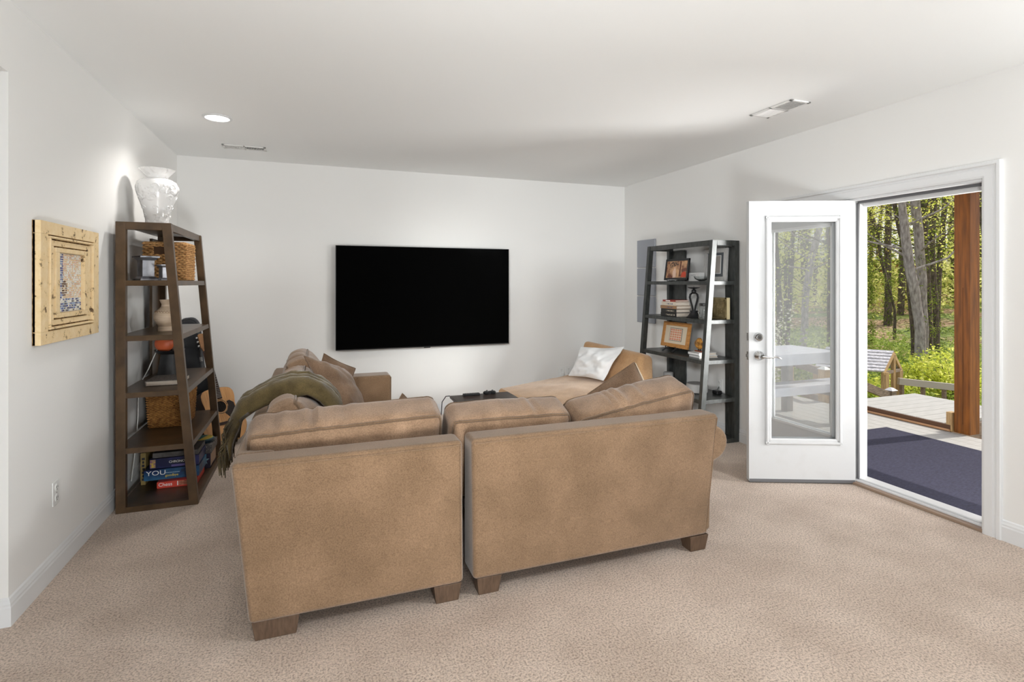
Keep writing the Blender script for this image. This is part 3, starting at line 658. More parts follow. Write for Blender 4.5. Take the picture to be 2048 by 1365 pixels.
# games on the bottom board, zb = its top
zb = .037
def gbox(name, label, x0, x1, y0, y1, z0, z1, m, lid=None, g='board games on the bottom shelf'):
    t = thing(name, label, 'board game', ((x0 + x1) / 2, y0, z0), 0, g)
    ax = (x1 - x0) / 2; ly = y1 - y0; h = z1 - z0
    MB().box(-ax + .002, ax - .002, .002, ly - .002, 0, h * .35).build('tray', m, t)
    MB().box(-ax, ax, 0, ly, h * .12, h).build('lid', lid or m, t, bevel=.001)
    return t
FY = (1, 0, 0), (0, 0, 1)
ttw = mat('print_white', (.85, .85, .83), .5); ttk = mat('print_black', (.02, .02, .03), .5); tty = mat('print_yellow', S(236, 208, 70), .5)
t = gbox('board_game', 'red chess set box with white lettering, lowest in the stack', -1.017, -.775, 4.285, 4.55, zb, zb + .044, mat('red_box', S(206, 66, 50), .45))
text('lettering', 'Chess', .034, ttw, t, frameM((-.112, -.0005, .024), *FY))
MB().box(.01, .062, -.0012, 0, .010, .040).build('printed_picture', mat('chess_print', S(140, 74, 56), .5, col2=S(190, 120, 90), scale=60), t)
for q in (.0, .066): MB().box(q, q + .006, -.001, 0, .010, .040).build('printed_border', ttw, t)
MB().box(.078, .115, -.0008, 0, .033, .038).build('small_print', ttw, t); MB().box(.078, .105, -.0008, 0, .024, .028).build('small_print', ttw, t)
t = gbox('board_game', 'blue game box lettered YOU and goodbye, resting on the chess box', -1.105, -.77, 4.33, 4.60, zb + .046, zb + .118, mat('blue_box', S(18, 40, 86), .4, col2=S(72, 140, 178), scale=3, lo=.4, hi=.62))
text('lettering', 'YOU', .045, ttw, t, frameM((-.155, -.0005, .048), *FY), sx=1.25)
sp = MB()
for q in range(9): sp.box(-.046 + .0105 * q, -.046 + .0105 * q + .0085, -.0008, 0, .042, .047)
sp.build('small_print', mat('print_pale_blue', S(150, 176, 196), .5), t)['kind'] = 'stuff'
text('lettering', 'goodbye', .023, tty, t, frameM((-.04, -.0005, .026), *FY))
text('lettering', 'BLACK', .026, ttk, t, frameM((.055, -.0005, .050), *FY), ext=.001)
text('lettering', 'OX', .026, ttk, t, frameM((.072, -.0005, .028), *FY), ext=.001)
t = gbox('board_game', 'dark blue CHRONOLOGY box stacked on the lighter blue game', -1.075, -.775, 4.35, 4.60, zb + .120, zb + .188, mat('navy_box', S(22, 26, 66), .4, col2=S(58, 62, 130), scale=7, lo=.45, hi=.7))
text('lettering', 'CHRONOLOGY', .022, ttw, t, frameM((-.035, -.0005, .038), *FY))
MB().box(-.02, .085, -.0006, 0, .026, .050).build('printed_plate', ttk, t)
MB().box(-.148, -.115, -.0006, 0, .006, .062).build('printed_figure', mat('figure_print', S(220, 186, 60), .5, col2=S(110, 60, 130), scale=50), t)
MB().box(-.02, .10, -.0005, 0, .004, .018).build('printed_ribbon', mat('violet_print', S(96, 84, 140), .5), t)
t = gbox('board_game', 'grey game box topmost of the blue stack, close under the shelf', -1.06, -.78, 4.36, 4.60, zb + .190, zb + .224, mat('dark_grey_box', S(70, 66, 62), .5, col2=S(96, 92, 90), scale=20))
t = gbox('board_game', 'upright olive yellow game box standing left of the blue games', -1.142, -1.110, 4.40, 4.62, zb, zb + .222, mat('olive_box', S(150, 128, 74), .5, col2=S(128, 108, 60), scale=10))
sp = MB()
for q in range(7): sp.box(-.008 + .003 * (q % 2), .010 - .002 * (q % 3), -.0008, 0, .03 + .024 * q, .03 + .024 * q + .016)
sp.build('worn_print', ttk, t)['kind'] = 'stuff'
t = gbox('board_game', 'dark purple game box with a pale star at the far front corner', -1.04, -.748, 4.63, 4.86, zb, zb + .112, mat('purple_box', S(44, 34, 62), .4, col2=S(30, 24, 40), scale=8), mat('purple_lid', S(54, 44, 72), .4, col2=S(34, 26, 44), scale=8))
sp = [(.036 * (1 if i % 2 == 0 else .42) * math.sin(i * math.pi / 5), .036 * (1 if i % 2 == 0 else .42) * math.cos(i * math.pi / 5)) for i in range(10)]
MB().prism([(x + .105, z + .062) for x, z in sp], -.0008, 0, 'y').build('printed_star', mat('star_print', S(130, 160, 172), .5), t)
MB().box(.146, .1468, .005, .225, .016, .108).build('side_print', mat('side_print', S(176, 146, 118), .5), t)
gbox('board_game', 'grey patterned game box on top of the star box', -.96, -.738, 4.62, 4.86, zb + .114, zb + .178, mat('grey_box', S(170, 164, 158), .55, col2=S(90, 86, 84), scale=90, tex='VORONOI', lo=.1, hi=.4))
gbox('board_game', 'small red game box wedged between the blue stack and star box', -.92, -.80, 4.604, 4.619, zb + .0, zb + .165, mat('red_card', S(176, 52, 36), .5, col2=S(120, 30, 24), scale=20))
pd = thing('round_case', 'flat round dark case with teal and yellow print lying on the grey patterned box', 'case', (-.835, 4.745, zb + .1785))
MB().lathe([(.092, 0), (.098, .004), (.098, .020), (.09, .026)], 40).build('rim', mat('dark_teal', S(20, 40, 50), .4), pd, smooth=True)
MB().lathe([(.09, .024), (.086, .028), (.002, .029)], 40).build('skin', mat('teal_skin', S(24, 128, 138), .4), pd, smooth=True)
MB().prism([(.084 * math.cos(q), .084 * math.sin(q)) for q in [R(-95 + 150 * i / 16) for i in range(17)]], .0295, .031, 'z').build('yellow_patch', mat('yellow_print', S(228, 200, 92), .45), pd)
# ---------------------------------------------------------------- guitar and case
gt = thing('acoustic_guitar', 'natural spruce top acoustic guitar leaning in the back left corner', 'guitar', (-.675, 5.30, .012))
yd = Vector((-.29, .33, 1.0)).normalized(); zd = Vector((.66, -.82, .25)); zd = (zd - yd * zd.dot(yd)).normalized(); xd = yd.cross(zd)
M = Matrix((xd, yd, zd)).transposed().to_4x4(); M.translation = (-.705, 5.30, .04); gt.matrix_world = M
half = [(0, 0), (.06, .003), (.12, .02), (.168, .06), (.196, .12), (.198, .17), (.182, .22), (.156, .27), (.140, .31), (.138, .345), (.146, .385), (.150, .42), (.144, .46), (.118, .49), (.07, .502), (.03, .504)]
def smooth_poly(h, k=3):
    out = []
    for i in range(len(h) - 1):
        p0 = h[max(i - 1, 0)]; p1 = h[i]; p2 = h[i + 1]; p3 = h[min(i + 2, len(h) - 1)]
        for j in range(k):
            t = j / k
            out.append(tuple(.5 * ((2 * p1[c]) + (-p0[c] + p2[c]) * t + (2 * p0[c] - 5 * p1[c] + 4 * p2[c] - p3[c]) * t * t + (-p0[c] + 3 * p1[c] - 3 * p2[c] + p3[c]) * t ** 3) for c in (0, 1)))
    return out + [h[-1]]
hp = smooth_poly(half); outl = hp + [(-x, y) for x, y in hp[::-1][:-1]]
rose_m = mat('rosewood', S(70, 48, 38), .4, col2=S(50, 34, 28), scale=20, stretch=(6, 1, 1))
MB().prism(outl, -.105, -.004, 'z').build('body', mat('mahogany_side', S(62, 36, 24), .3), gt)
MB().prism([(x * .985, y * .99 + .003) for x, y in outl], -.004, 0, 'z').build('soundboard', mat('spruce', S(226, 170, 108), .3, col2=S(210, 152, 92), scale=8, stretch=(14, 1, 1), coat=.5), gt)
MB().lathe([(.050, 0), (.050, .0008), (.002, .0008)], 36, (0, .33, .0002)).build('soundhole', mat('hole_dark', (.012, .008, .006), .9), gt)
rs = MB(); n = 40
rs.tube([(.061 * math.cos(2 * math.pi * i / n), .33 + .061 * math.sin(2 * math.pi * i / n), .0005) for i in range(n)], .0045, 5, closed=True).build('rosette', mat('rosette_cream', S(190, 160, 120), .5, col2=S(90, 66, 48), scale=60), gt)
pgd = [(.02, .275), (.055, .298), (.07, .33), (.062, .368), (.09, .375), (.125, .345), (.130, .29), (.118, .24), (.09, .215), (.06, .222)]
MB().prism(pgd, .0004, .0016, 'z').build('pickguard', mat('tortoise_black', S(44, 30, 24), .25), gt)
MB().box(-.075, .075, .165, .19, 0, .009).box(-.04, .04, .18, .184, .009, .012).build('bridge', rose_m, gt, bevel=.002)
MB().hexa([(-.028, .40, 0), (.028, .40, 0), (.028, .40, .010), (-.028, .40, .010), (-.022, .86, 0.0), (.022, .86, 0.0), (.022, .86, .010), (-.022, .86, .010)]).build('fretboard', rose_m, gt)
MB().hexa([(-.027, .49, -.04), (.027, .49, -.04), (.027, .49, 0), (-.027, .49, 0), (-.021, .86, -.022), (.021, .86, -.022), (.021, .86, 0), (-.021, .86, 0)]).build('neck', mat('neck_mahogany', S(92, 58, 40), .4), gt, bevel=.006)
ft = MB()
for i in range(20):
    y = .845 - .645 * (1 - 2 ** (-i / 12.0))
    if y > .41: ft.box(-.026, .026, y - .0012, y + .0012, .010, .0118)
ft.build('frets', steel_m, gt)
dt_ = MB()
for i in (3, 5, 7, 9, 12): dt_.lathe([(.004, .0102), (.004, .0108), (.001, .0108)], 10, (0, .845 - .645 * (1 - 2 ** (-(i - .5) / 12.0)), 0))
dt_.build('inlay_dots', ttw, gt)
sg_ = MB()
for k in range(6): sg_.tube([((k - 2.5) * .0105, .182, .012), ((k - 2.5) * .007, .86, .013)], .0007, 4)
sg_.build('strings', steel_m, gt)
hs = MB().prism([(-.022, .86), (.022, .86), (.036, .90), (.038, 1.02), (.02, 1.03), (-.02, 1.03), (-.038, 1.02), (-.036, .90)], -.016, .0, 'z'); hs.build('headstock', mat('headstock_brown', S(150, 108, 70), .4, col2=S(110, 74, 44), scale=14), gt, bevel=.002)
for k in range(3):
    for sgn in (-1, 1):
        MB().tube([(sgn * .036, .915 + k * .04, -.008), (sgn * .05, .915 + k * .04, -.008)], .003, 6).lathe([(.004, 0), (.010, .003), (.010, .012), (.004, .016)], 12, (sgn * .05 - .008, .915 + k * .04, -.008), axis='x').build('tuner', steel_m, gt, smooth=True)
gc_ = thing('guitar_case', 'black guitar case standing behind the guitar in the corner', 'case', (-1.0, 5.68, .0))
half = [(0, 0), (.10, .004), (.17, .03), (.205, .10), (.212, .18), (.19, .26), (.17, .33), (.175, .42), (.17, .50), (.13, .56), (.095, .62), (.088, .75), (.088, .98), (.08, 1.07), (.05, 1.115), (.02, 1.125)]
hp = smooth_poly(half); outl = hp + [(-x, y) for x, y in hp[::-1][:-1]]
case_m = mat('black_case', (.020, .021, .024), .4, bump=.15, bscale=220)
TL = Matrix.Rotation(R(-5), 4, 'Y'); TLx = Matrix.Rotation(R(-2.0), 4, 'X')
MB().prism(outl, -.075, .008, 'y').xform(TLx @ TL).build('shell', case_m, gc_, bevel=.012, seg=3)
MB().prism([(x * .9, y * .97 + .015) for x, y in outl], -.09, -.07, 'y').xform(TLx @ TL).build('lid', case_m, gc_, bevel=.01, seg=3)
MB().tube([(x * 1.005, -.03, y + .001) for x, y in outl], .006, 6, closed=True).xform(TLx @ TL).build('binding', mat('grey_binding', (.09, .09, .10), .5), gc_, smooth=True)
for z in (.25, .72): MB().box(.165 if z < .5 else .07, .185 if z < .5 else .09, -.095, -.085, z, z + .04).xform(TLx @ TL).build('latch', steel_m, gc_)
# ---------------------------------------------------------------- left wall: mosaic panel, outlet
pc = thing('mosaic_wall_art', 'distressed cream wooden frame with a small mosaic centre on the left wall', 'wall art', (XL, 3.412, 1.45))
crm_m = mat('distressed_cream', S(226, 198, 150), .75)
def distress(m):
    n = m.node_tree; N = n.nodes; Lk = n.links; b = N['Principled BSDF']; tc = N.new('ShaderNodeTexCoord')
    a = N.new('ShaderNodeTexNoise'); a.inputs['Scale'].default_value = 19; a.inputs['Detail'].default_value = 9; a.inputs['Roughness'].default_value = .7
    r = N.new('ShaderNodeValToRGB'); e = r.color_ramp.elements; e[0].position = .37; e[0].color = (*S(88, 64, 42), 1); e[1].position = .42; e[1].color = (*S(228, 200, 152), 1)
    k = r.color_ramp.elements.new(.7); k.color = (*S(236, 214, 176), 1)
    Lk.new(tc.outputs['Object'], a.inputs['Vector']); Lk.new(a.outputs['Fac'], r.inputs[0]); Lk.new(r.outputs[0], b.inputs['Base Color'])
    bp = N.new('ShaderNodeBump'); bp.inputs['Strength'].default_value = .5; bp.inputs['Distance'].default_value = .004
    Lk.new(a.outputs['Fac'], bp.inputs['Height']); Lk.new(bp.outputs[0], b.inputs['Normal'])
distress(crm_m)
grv_m = mat('worn_groove', S(92, 68, 44), .9, col2=S(176, 146, 104), scale=40, lo=.42, hi=.6)
PW, PH = .352, .290
def rectring(t, name, a0, b0, a1, b1, x0, x1, m, bev=.002):
    o = MB()
    o.box(x0, x1, -a0, a0, b1, b0).box(x0, x1, -a0, a0, -b0, -b1).box(x0, x1, -a0, -a1, -b1, b1).box(x0, x1, a1, a0, -b1, b1)
    return o.build(name, m, t, bevel=bev)
MB().box(.001, .012, -PW, PW, -PH, PH).build('backing_board', grv_m, pc)
rectring(pc, 'outer_moulding', PW, PH, PW - .075, PH - .06, .002, .034, crm_m)
rectring(pc, 'bead', PW - .082, PH - .066, PW - .097, PH - .077, .010, .040, crm_m, .004)
rectring(pc, 'middle_moulding', PW - .105, PH - .084, PW - .148, PH - .110, .010, .028, crm_m)
rectring(pc, 'inner_moulding', PW - .156, PH - .117, PW - .200, PH - .140, .010, .034, crm_m)
MB().box(.010, .015, -.150, .150, -.149, .149).build('mosaic_bed', mat('mosaic_grout', S(226, 218, 206), .8), pc)
tes = MB(); tesm = [mat('tessera_' + n_, S(*c), .25) for n_, c in (('cobalt', (92, 98, 146)), ('sky', (150, 168, 196)), ('white', (232, 228, 218)), ('sand', (224, 196, 160)), ('rose', (220, 184, 160)), ('slate', (92, 92, 104)), ('brown', (110, 84, 66)))]
nx_, nz_ = 20, 26
for i in range(nx_):
    for j in range(nz_):
        y0 = -.148 + .296 * i / nx_; z0 = -.147 + .294 * j / nz_; w_ = .296 / nx_; h_ = .294 / nz_
        q = [(y0 + w_ * (.08 + .2 * rnd.random()), z0 + h_ * (.08 + .2 * rnd.random())), (y0 + w_ * (.72 + .2 * rnd.random()), z0 + h_ * (.08 + .2 * rnd.random())), (y0 + w_ * (.72 + .2 * rnd.random()), z0 + h_ * (.72 + .2 * rnd.random())), (y0 + w_ * (.08 + .2 * rnd.random()), z0 + h_ * (.72 + .2 * rnd.random()))]
        fu, fv = i / nx_, j / nz_
        near = math.hypot((fu - .28) * 1, (fv - .38) * .8)
        if near < .11 and near > .04: k = 6
        elif fu < .22: k = rnd.choice((0, 0, 1, 2))
        elif fv < .22: k = rnd.choice((5, 1, 2, 2, 0))
        else: k = rnd.choice((2, 3, 3, 4, 2))
        x1 = .0175 + .001 * rnd.random()
        vs = [(.0148, a, b) for a, b in q] + [(x1, a, b) for a, b in q]
        tes.add(vs, [(4, 5, 6, 7), (0, 1, 5, 4), (1, 2, 6, 5), (2, 3, 7, 6), (3, 0, 4, 7)], k)
o = tes.build('tesserae', tesm, pc); o['kind'] = 'stuff'
plate_m = mat('outlet_white', (.82, .82, .80), .3)
def outlet(label, locn, rz, group=None, plug=False):
    t = thing('wall_outlet', label, 'outlet', locn, rz, group)   # local: faces -y
    MB().box(-.038, .038, -.006, -.0005, -.06, .06).build('cover_plate', plate_m, t, bevel=.003)
    for z in (-.026, .026):
        o = MB().lathe([(.018, 0), (.018, .0025), (.002, .0028)], 24, (0, -.006, z), axis='y')
        o.v = [(x, -.006 - (y + .006), zz) for x, y, zz in o.v]
        p = o.build('socket', plate_m, t)
        MB().box(-.008, -.006, -.0096, -.0088, z - .002, z + .008).box(.006, .008, -.0096, -.0088, z - .002, z + .008).lathe([(.0025, -.0096), (.0025, -.0088)], 8, (0, 0, z - .009), axis='y').build('slots', blk_m, p)
    MB().lathe([(.003, -.0072), (.003, -.006)], 8, (0, 0, 0), axis='y').build('screw', steel_m, t)
    if plug: MB().box(-.02, .02, -.04, -.0088, -.046, -.008).build('plug', plate_m, t, bevel=.003)
    return t
outlet('white duplex outlet low on the left wall under the mosaic art', (XL, 3.296, .403), R(90))
outlet('white outlet with a plug behind the chaise, left of its twin', (2.765, YB, .385), 0, None, True)
outlet('white outlet beside the white pillow, right of its twin', (2.860, YB, .388), 0)
outlet('white outlet low on the right wall seen through the black shelf', (XR, 4.13, .47), R(-90))
# ---------------------------------------------------------------- ceiling fixtures
cl = thing('recessed_light', 'round recessed downlight glowing in the ceiling above the brown shelf', 'ceiling light', (-.665, 4.385, ZC))
MB().lathe([(.098, -.001), (.098, -.006), (.080, -.009), (.078, -.002), (.076, -.001)], 40).build('trim_ring', white_m, cl, smooth=True)
MB().lathe([(.078, -.0035), (.05, -.004), (.002, -.004)], 40).build('lens', mat('lamp_lens', (1, 1, 1), .5, emit=(1, .98, .95), estr=7), cl)
lamp('downlight', 'SPOT', (-.665, 4.385, ZC - .02), (-.665, 4.385, 0), 38, (1, .97, .93), spot_size=R(140), spot_blend=.6, shadow_soft_size=.07)
vw = mat('vent_white', (.80, .79, .77), .4); vd = mat('vent_dark', (.03, .03, .03), .9); vg = mat('vent_grey', (.30, .30, .29), .9)
def vent(label, cx, cy, lx, ly, along, dark):
    t = thing('ceiling_vent', label, 'vent', (cx, cy, ZC))
    fr_ = MB().box(-lx, lx, -ly, -ly + .022, -.008, -.0005).box(-lx, lx, ly - .022, ly, -.008, -.0005).box(-lx, -lx + .022, -ly, ly, -.008, -.0005).box(lx - .022, lx, -ly, ly, -.008, -.0005)
    if along == 'x': fr_.box(-.008, .008, -ly, ly, -.008, -.0005)
    else: fr_.box(-lx, lx, -.008, .008, -.008, -.0005)
    fr_.build('frame', vw, t, bevel=.002)
    MB().box(-lx + .02, lx - .02, -ly + .02, ly - .02, -.0015, -.0005).build('duct_opening', dark, t)
    s_ = MB(); n = 24; l = (lx if along == 'x' else ly) - .022; w = (ly if along == 'x' else lx) - .022
    for i in range(n):
        p = -l + 2 * l * (i + .5) / n; tl = .005 if p < 0 else -.005
        if along == 'x': s_.add([(p - .0025 + tl, -w, -.0022), (p + .0015 + tl, -w, -.0022), (p + .0015, -w, -.008), (p - .0025, -w, -.008), (p - .0025 + tl, w, -.0022), (p + .0015 + tl, w, -.0022), (p + .0015, w, -.008), (p - .0025, w, -.008)], [(0, 1, 2, 3), (7, 6, 5, 4), (0, 4, 5, 1), (1, 5, 6, 2), (2, 6, 7, 3), (3, 7, 4, 0)])
        else: s_.add([(-w, p - .0025 + tl, -.0022), (-w, p + .0015 + tl, -.0022), (-w, p + .0015, -.008), (-w, p - .0025, -.008), (w, p - .0025 + tl, -.0022), (w, p + .0015 + tl, -.0022), (w, p + .0015, -.008), (w, p - .0025, -.008)], [(0, 1, 2, 3), (7, 6, 5, 4), (0, 4, 5, 1), (1, 5, 6, 2), (2, 6, 7, 3), (3, 7, 4, 0)])
    o = s_.build('louvers', vw, t); o['kind'] = 'stuff'
vent('white ceiling vent with dark slots near the back wall', -.583, 5.27, .175, .07, 'x', vd)
vent('white ceiling register near the right wall above the patio door', 3.00, 2.83, .085, .18, 'y', vg)
# ---------------------------------------------------------------- acoustic panels on the right wall
ap_m = mat('grey_felt', S(160, 163, 170), .95, bump=.15, bscale=300)
for lab, z0, z1 in (('grey felt wall panel, uppermost of three beside the black shelf', 1.632, 1.952), ('grey felt wall panel in the middle of three beside the black shelf', 1.302, 1.618), ('grey felt wall panel, lowest of three beside the black shelf', .985, 1.290)):
    t = thing('acoustic_square', lab, 'wall art', (XR, 5.325, z0), 0, 'grey panels on the right wall')
    MB().box(-.024, -.004, -.172, .178, 0, z1 - z0).build('felt_panel', ap_m, t, bevel=.004)
    MB().box(-.004, -.0005, -.12, .12, .04, z1 - z0 - .04).build('backing', grey_m, t)
# ---------------------------------------------------------------- things on the black shelf
t = thing('framed_photo', 'black framed colourful family photograph on the top inner shelf', 'picture frame', (3.42, 4.515, 1.466))
L_ = Matrix.Rotation(R(8), 4, 'Y')
def leanbox(t, name, x0, x1, y0, y1, z0, z1, m, ang=10, bev=0):
    return MB().box(x0, x1, y0, y1, z0, z1).xform(Matrix.Rotation(R(ang), 4, 'Y')).build(name, m, t, bevel=bev)
YA, YZ = .185, .228
fm = MB(); bw = .022
fm.box(-.008, .008, -YA, YA, .012, .012 + bw).box(-.008, .008, -YA, YA, YZ - bw, YZ).box(-.008, .008, -YA, -YA + bw, .012, YZ).box(-.008, .008, YA - bw, YA, .012, YZ)
fm.xform(L_).build('frame', blk_m, t, bevel=.001)
ph = mat('photo_print', S(206, 160, 118), .35, col2=S(110, 62, 44), scale=14, detail=6, lo=.42, hi=.6)
leanbox(t, 'photograph', -.004, .004, -YA + bw, YA - bw, .012 + bw, YZ - bw, ph, 8)
def printed(t, name, poly, x, m, ang): return MB().prism(poly, x - .0008, x, 'x').xform(Matrix.Rotation(R(ang), 4, 'Y')).build(name, m, t)
printed(t, 'printed_trunk', [(-.065, .05), (-.045, .05), (-.05, .2), (-.07, .2)], -.0042, mat('print_trunk', S(92, 46, 30), .4), 8)
printed(t, 'printed_person', [(.0, .04), (.05, .035), (.055, .1), (.03, .14), (.01, .12)], -.0042, mat('print_skin', S(224, 190, 168), .4), 8)
printed(t, 'printed_flowers', [(-.155, .04), (-.08, .04), (-.09, .085), (-.13, .1), (-.155, .08)], -.0042, mat('print_red', S(196, 66, 36), .4), 8)
printed(t, 'printed_leaves', [(.03, .15), (.09, .14), (.12, .165), (.08, .2), (.0, .195), (-.03, .17)], -.0042, mat('print_dark', S(44, 32, 30), .4, col2=S(170, 130, 96), scale=90, lo=.45, hi=.55), 8)
MB().tube([(-.045, -.06, 0.004), (-.05, -.06, .012), (-.02, -.05, .012), (-.02, .05, .012), (-.05, .06, .012), (-.045, .06, .004)], .003, 6).build('wire_stand', mat('wire_white', (.8, .8, .8), .3, .5), t)
t = thing('framed_art', 'white distressed frame with slate mat leaning at the back of the shelf', 'picture frame', (3.585, 4.135, 1.466))
ws = mat('whitewashed_wood', (.62, .61, .59), .7, col2=(.42, .41, .40), scale=22, stretch=(1, 4, 1), lo=.5, hi=.8)
def rr4(t, name, a0, z0, z1, bw, x0, x1, m, ang=3):
    o = MB().box(x0, x1, -a0, a0, z0, z0 + bw).box(x0, x1, -a0, a0, z1 - bw, z1).box(x0, x1, -a0, -a0 + bw, z0 + bw, z1 - bw).box(x0, x1, a0 - bw, a0, z0 + bw, z1 - bw)
    return o.xform(Matrix.Rotation(R(ang), 4, 'Y')).build(name, m, t, bevel=.001)
rr4(t, 'frame', .155, 0, .312, .042, -.012, .010, ws); slate_m = mat('slate_mat', S(92, 96, 100), .7)
leanbox(t, 'mat_board', .002, .006, -.113, .113, .042, .270, slate_m, 3)
rr4(t, 'inner_border', .07, .07, .245, .006, -.002, .002, ttw); leanbox(t, 'picture', 0, .002, -.064, .064, .076, .239, mat('pale_print', S(168, 160, 152), .5), 3)
t = thing('white_box', 'small white box with faint print in front of the distressed frame', 'box', (3.49, 4.28, 1.466))
MB().box(-.03, .03, -.075, .085, 0, .082).build('carton', mat('white_card', (.72, .71, .70), .6), t, bevel=.001)
MB().box(-.0306, -.03, -.02, .05, .048, .066).build('printed_label', mat('faint_print', (.45, .45, .45), .6, col2=(.7, .7, .7), scale=120), t)
t = thing('glass_bowl', 'shallow clear glass bowl beside the white box on the top shelf', 'bowl', (3.40, 4.10, 1.466))
MB().lathe([(.025, 0), (.03, .003), (.06, .02), (.072, .045), (.069, .045), (.056, .022), (.02, .006)], 32).build('bowl_body', jarglass_m, t, smooth=True)
# books
cols = [('red', (150, 60, 50), 'thin red spined'), ('cream', (206, 196, 180), 'cream and blue spined'), ('tan', (150, 116, 84), 'brown patterned'), ('charcoal', (40, 38, 36), 'charcoal'), ('black', (30, 28, 28), 'black')]
hts = [.018, .038, .032, .036, .042]
z = 1.1155
words = ['topmost', 'second', 'third', 'fourth', 'lowest']
for i in (4, 3, 2, 1, 0):
    n_, c_, d_ = cols[i]; h = hts[i]
    sh = (.0, .004, -.004, .012, .03)[4 - i]
    t = thing('book', d_ + ' hardcover, ' + words[i] + ' of the five books stacked on the middle shelf', 'book', (3.29, 4.455 - sh * .3, z), 0, 'books on the black shelf')
    cm = mat('cover_' + n_, S(*c_), .5)
    L2 = .124 - sh * .8; W2 = .17 - sh * .4
    MB().box(0, W2, -L2, L2, 0, .003).box(0, W2, -L2, L2, h - .004, h - .001).box(-.002, .003, -L2, L2, 0, h - .001).build('cover', cm, t, bevel=.001)
    MB().box(.003, W2 - .004, -L2 + .003, L2 - .003, .003, h - .004).build('pages', pg_m, t)
    sp_ = MB()
    if h > .02:
        sp_.box(-.0026, -.002, -.06 - .01 * i, .04, h * .3, h * .62); sp_.build('spine_title', mat('title_' + n_, S(*((190, 180, 160) if i > 2 else (70, 80, 110))), .5, col2=S(*c_), scale=90, lo=.45, hi=.55), t)
    else: sp_.box(-.0026, -.002, -.02, .05, h * .2, h * .7).build('spine_title', ttw, t)
    z += h
iron_m = mat('black_iron', (.03, .03, .032), .45, .5)
t = thing('candle_holder', 'black iron candle holder with looped stem beside the stacked books', 'candle holder', (3.42, 4.235, 1.1155))
MB().lathe([(.072, 0), (.074, .006), (.06, .012), (.045, .03), (.034, .05), (.032, .056), (.04, .06), (.04, .066), (.012, .07)], 32).build('base', iron_m, t, smooth=True)
for k in range(4):
    a = k * math.pi / 2 + .2; ca, sa = math.cos(a), math.sin(a)
    MB().tube([(r_ * ca, r_ * sa, z_) for r_, z_ in ((.012, .068), (.022, .11), (.042, .16), (.052, .195), (.045, .222), (.022, .236), (.008, .24))], .007, 8).build('stem_loop', iron_m, t, smooth=True)
MB().lathe([(.004, -.024), (.018, -.016), (.024, 0), (.018, .016), (.004, .024)], 20, (0, 0, .252)).build('ball', iron_m, t, smooth=True)
MB().lathe([(.006, .272), (.012, .276), (.05, .284), (.058, .290), (.055, .291), (.006, .282)], 32).lathe([(.002, .284), (.0025, .288), (.0005, .302)], 8).build('drip_pan', iron_m, t, smooth=True)
t = thing('glass_jar', 'clear glass jar with dark lid right of the black candle holder', 'jar', (3.375, 4.035, 1.1155))
MB().lathe([(.048, 0), (.052, .006), (.053, .10), (.045, .118), (.042, .125), (.038, .125), (.049, .1), (.047, .008), (.002, .006)], 32).build('jar_body', jarglass_m, t, smooth=True)
MB().lathe([(.044, .120), (.045, .124), (.045, .142), (.04, .145), (.002, .145)], 32).build('lid', mat('jar_lid', (.10, .10, .10), .35, .8), t, smooth=True)
MB().lathe([(.046, .009), (.046, .045), (.002, .045)], 24).build('contents', mat('jar_contents', (.10, .10, .10), .6, col2=(.4, .4, .4), scale=90), t, smooth=True)
t = thing('carved_tile', 'olive bronze carved square tile with a Chinese character on the middle shelf', 'plaque', (3.51, 3.995, 1.1155))
brz = mat('bronze_carving', S(150, 134, 96), .5, .2, col2=S(104, 90, 58), scale=14)
MB().box(0, .036, -.10, .10, 0, .198).build('block', mat('pale_wood_block', S(220, 204, 160), .6), t, bevel=.002)
MB().box(-.004, 0, -.10, .10, 0, .198).build('face', brz, t)
rb = MB()
for a, b in ((.098, .012), (.078, .006)): rb.box(-.010, -.004, -a, a, .099 - a, .099 - a + b).box(-.010, -.004, -a, a, .099 + a - b, .099 + a).box(-.010, -.004, -a, -a + b, .099 - a, .099 + a).box(-.010, -.004, a - b, a, .099 - a, .099 + a)
for k in range(9):
    for s_ in (-.088, .088): rb.box(-.009, -.004, -.08 + k * .019, -.07 + k * .019, .099 + s_ - .005, .099 + s_ + .004).box(-.009, -.004, s_ - .005, s_ + .004, .02 + k * .019, .03 + k * .019)
rb.build('carved_border', brz, t)
text('carved_character', '\u798f', .15, brz, t, frameM((-.006, .0, .097), (0, -1, 0), (0, 0, 1)), ext=.005, align='CENTER')
t = thing('stamp_frame', 'light wood frame holding a sheet of pink stamps on a black easel', 'picture frame', (3.375, 4.49, .756))
oak = mat('honey_oak', S(204, 148, 84), .4, col2=S(180, 122, 62), scale=8, stretch=(1, 2, 12))
o = MB(); a0, z0, z1, bw = .212, .045, .300, .038
o.box(-.010, .010, -a0, a0, z0, z0 + bw).box(-.010, .010, -a0, a0, z1 - bw, z1).box(-.010, .010, -a0, -a0 + bw, z0 + bw, z1 - bw).box(-.010, .010, a0 - bw, a0, z0 + bw, z1 - bw)
EL = Matrix.Rotation(R(10), 4, 'Y')
o.xform(EL).build('frame', oak, t, bevel=.002)
MB().box(0, .004, -a0 + bw, a0 - bw, z0 + bw, z1 - bw).xform(EL).build('mat_board', mat('cream_mat', S(222, 208, 184), .8), t)
MB().box(-.002, 0, -.096, .096, .110, .240).xform(EL).build('sheet_border', ttk, t)
MB().box(-.003, -.002, -.091, .091, .114, .236).xform(EL).build('stamp_sheet', mat('sheet_cream', S(232, 218, 198), .7), t)
sm = MB()
for i in range(5):
    for j in range(5): sm.box(-.004, -.003, -.086 + i * .0355, -.086 + i * .0355 + .029, .118 + j * .0236, .118 + j * .0236 + .018)
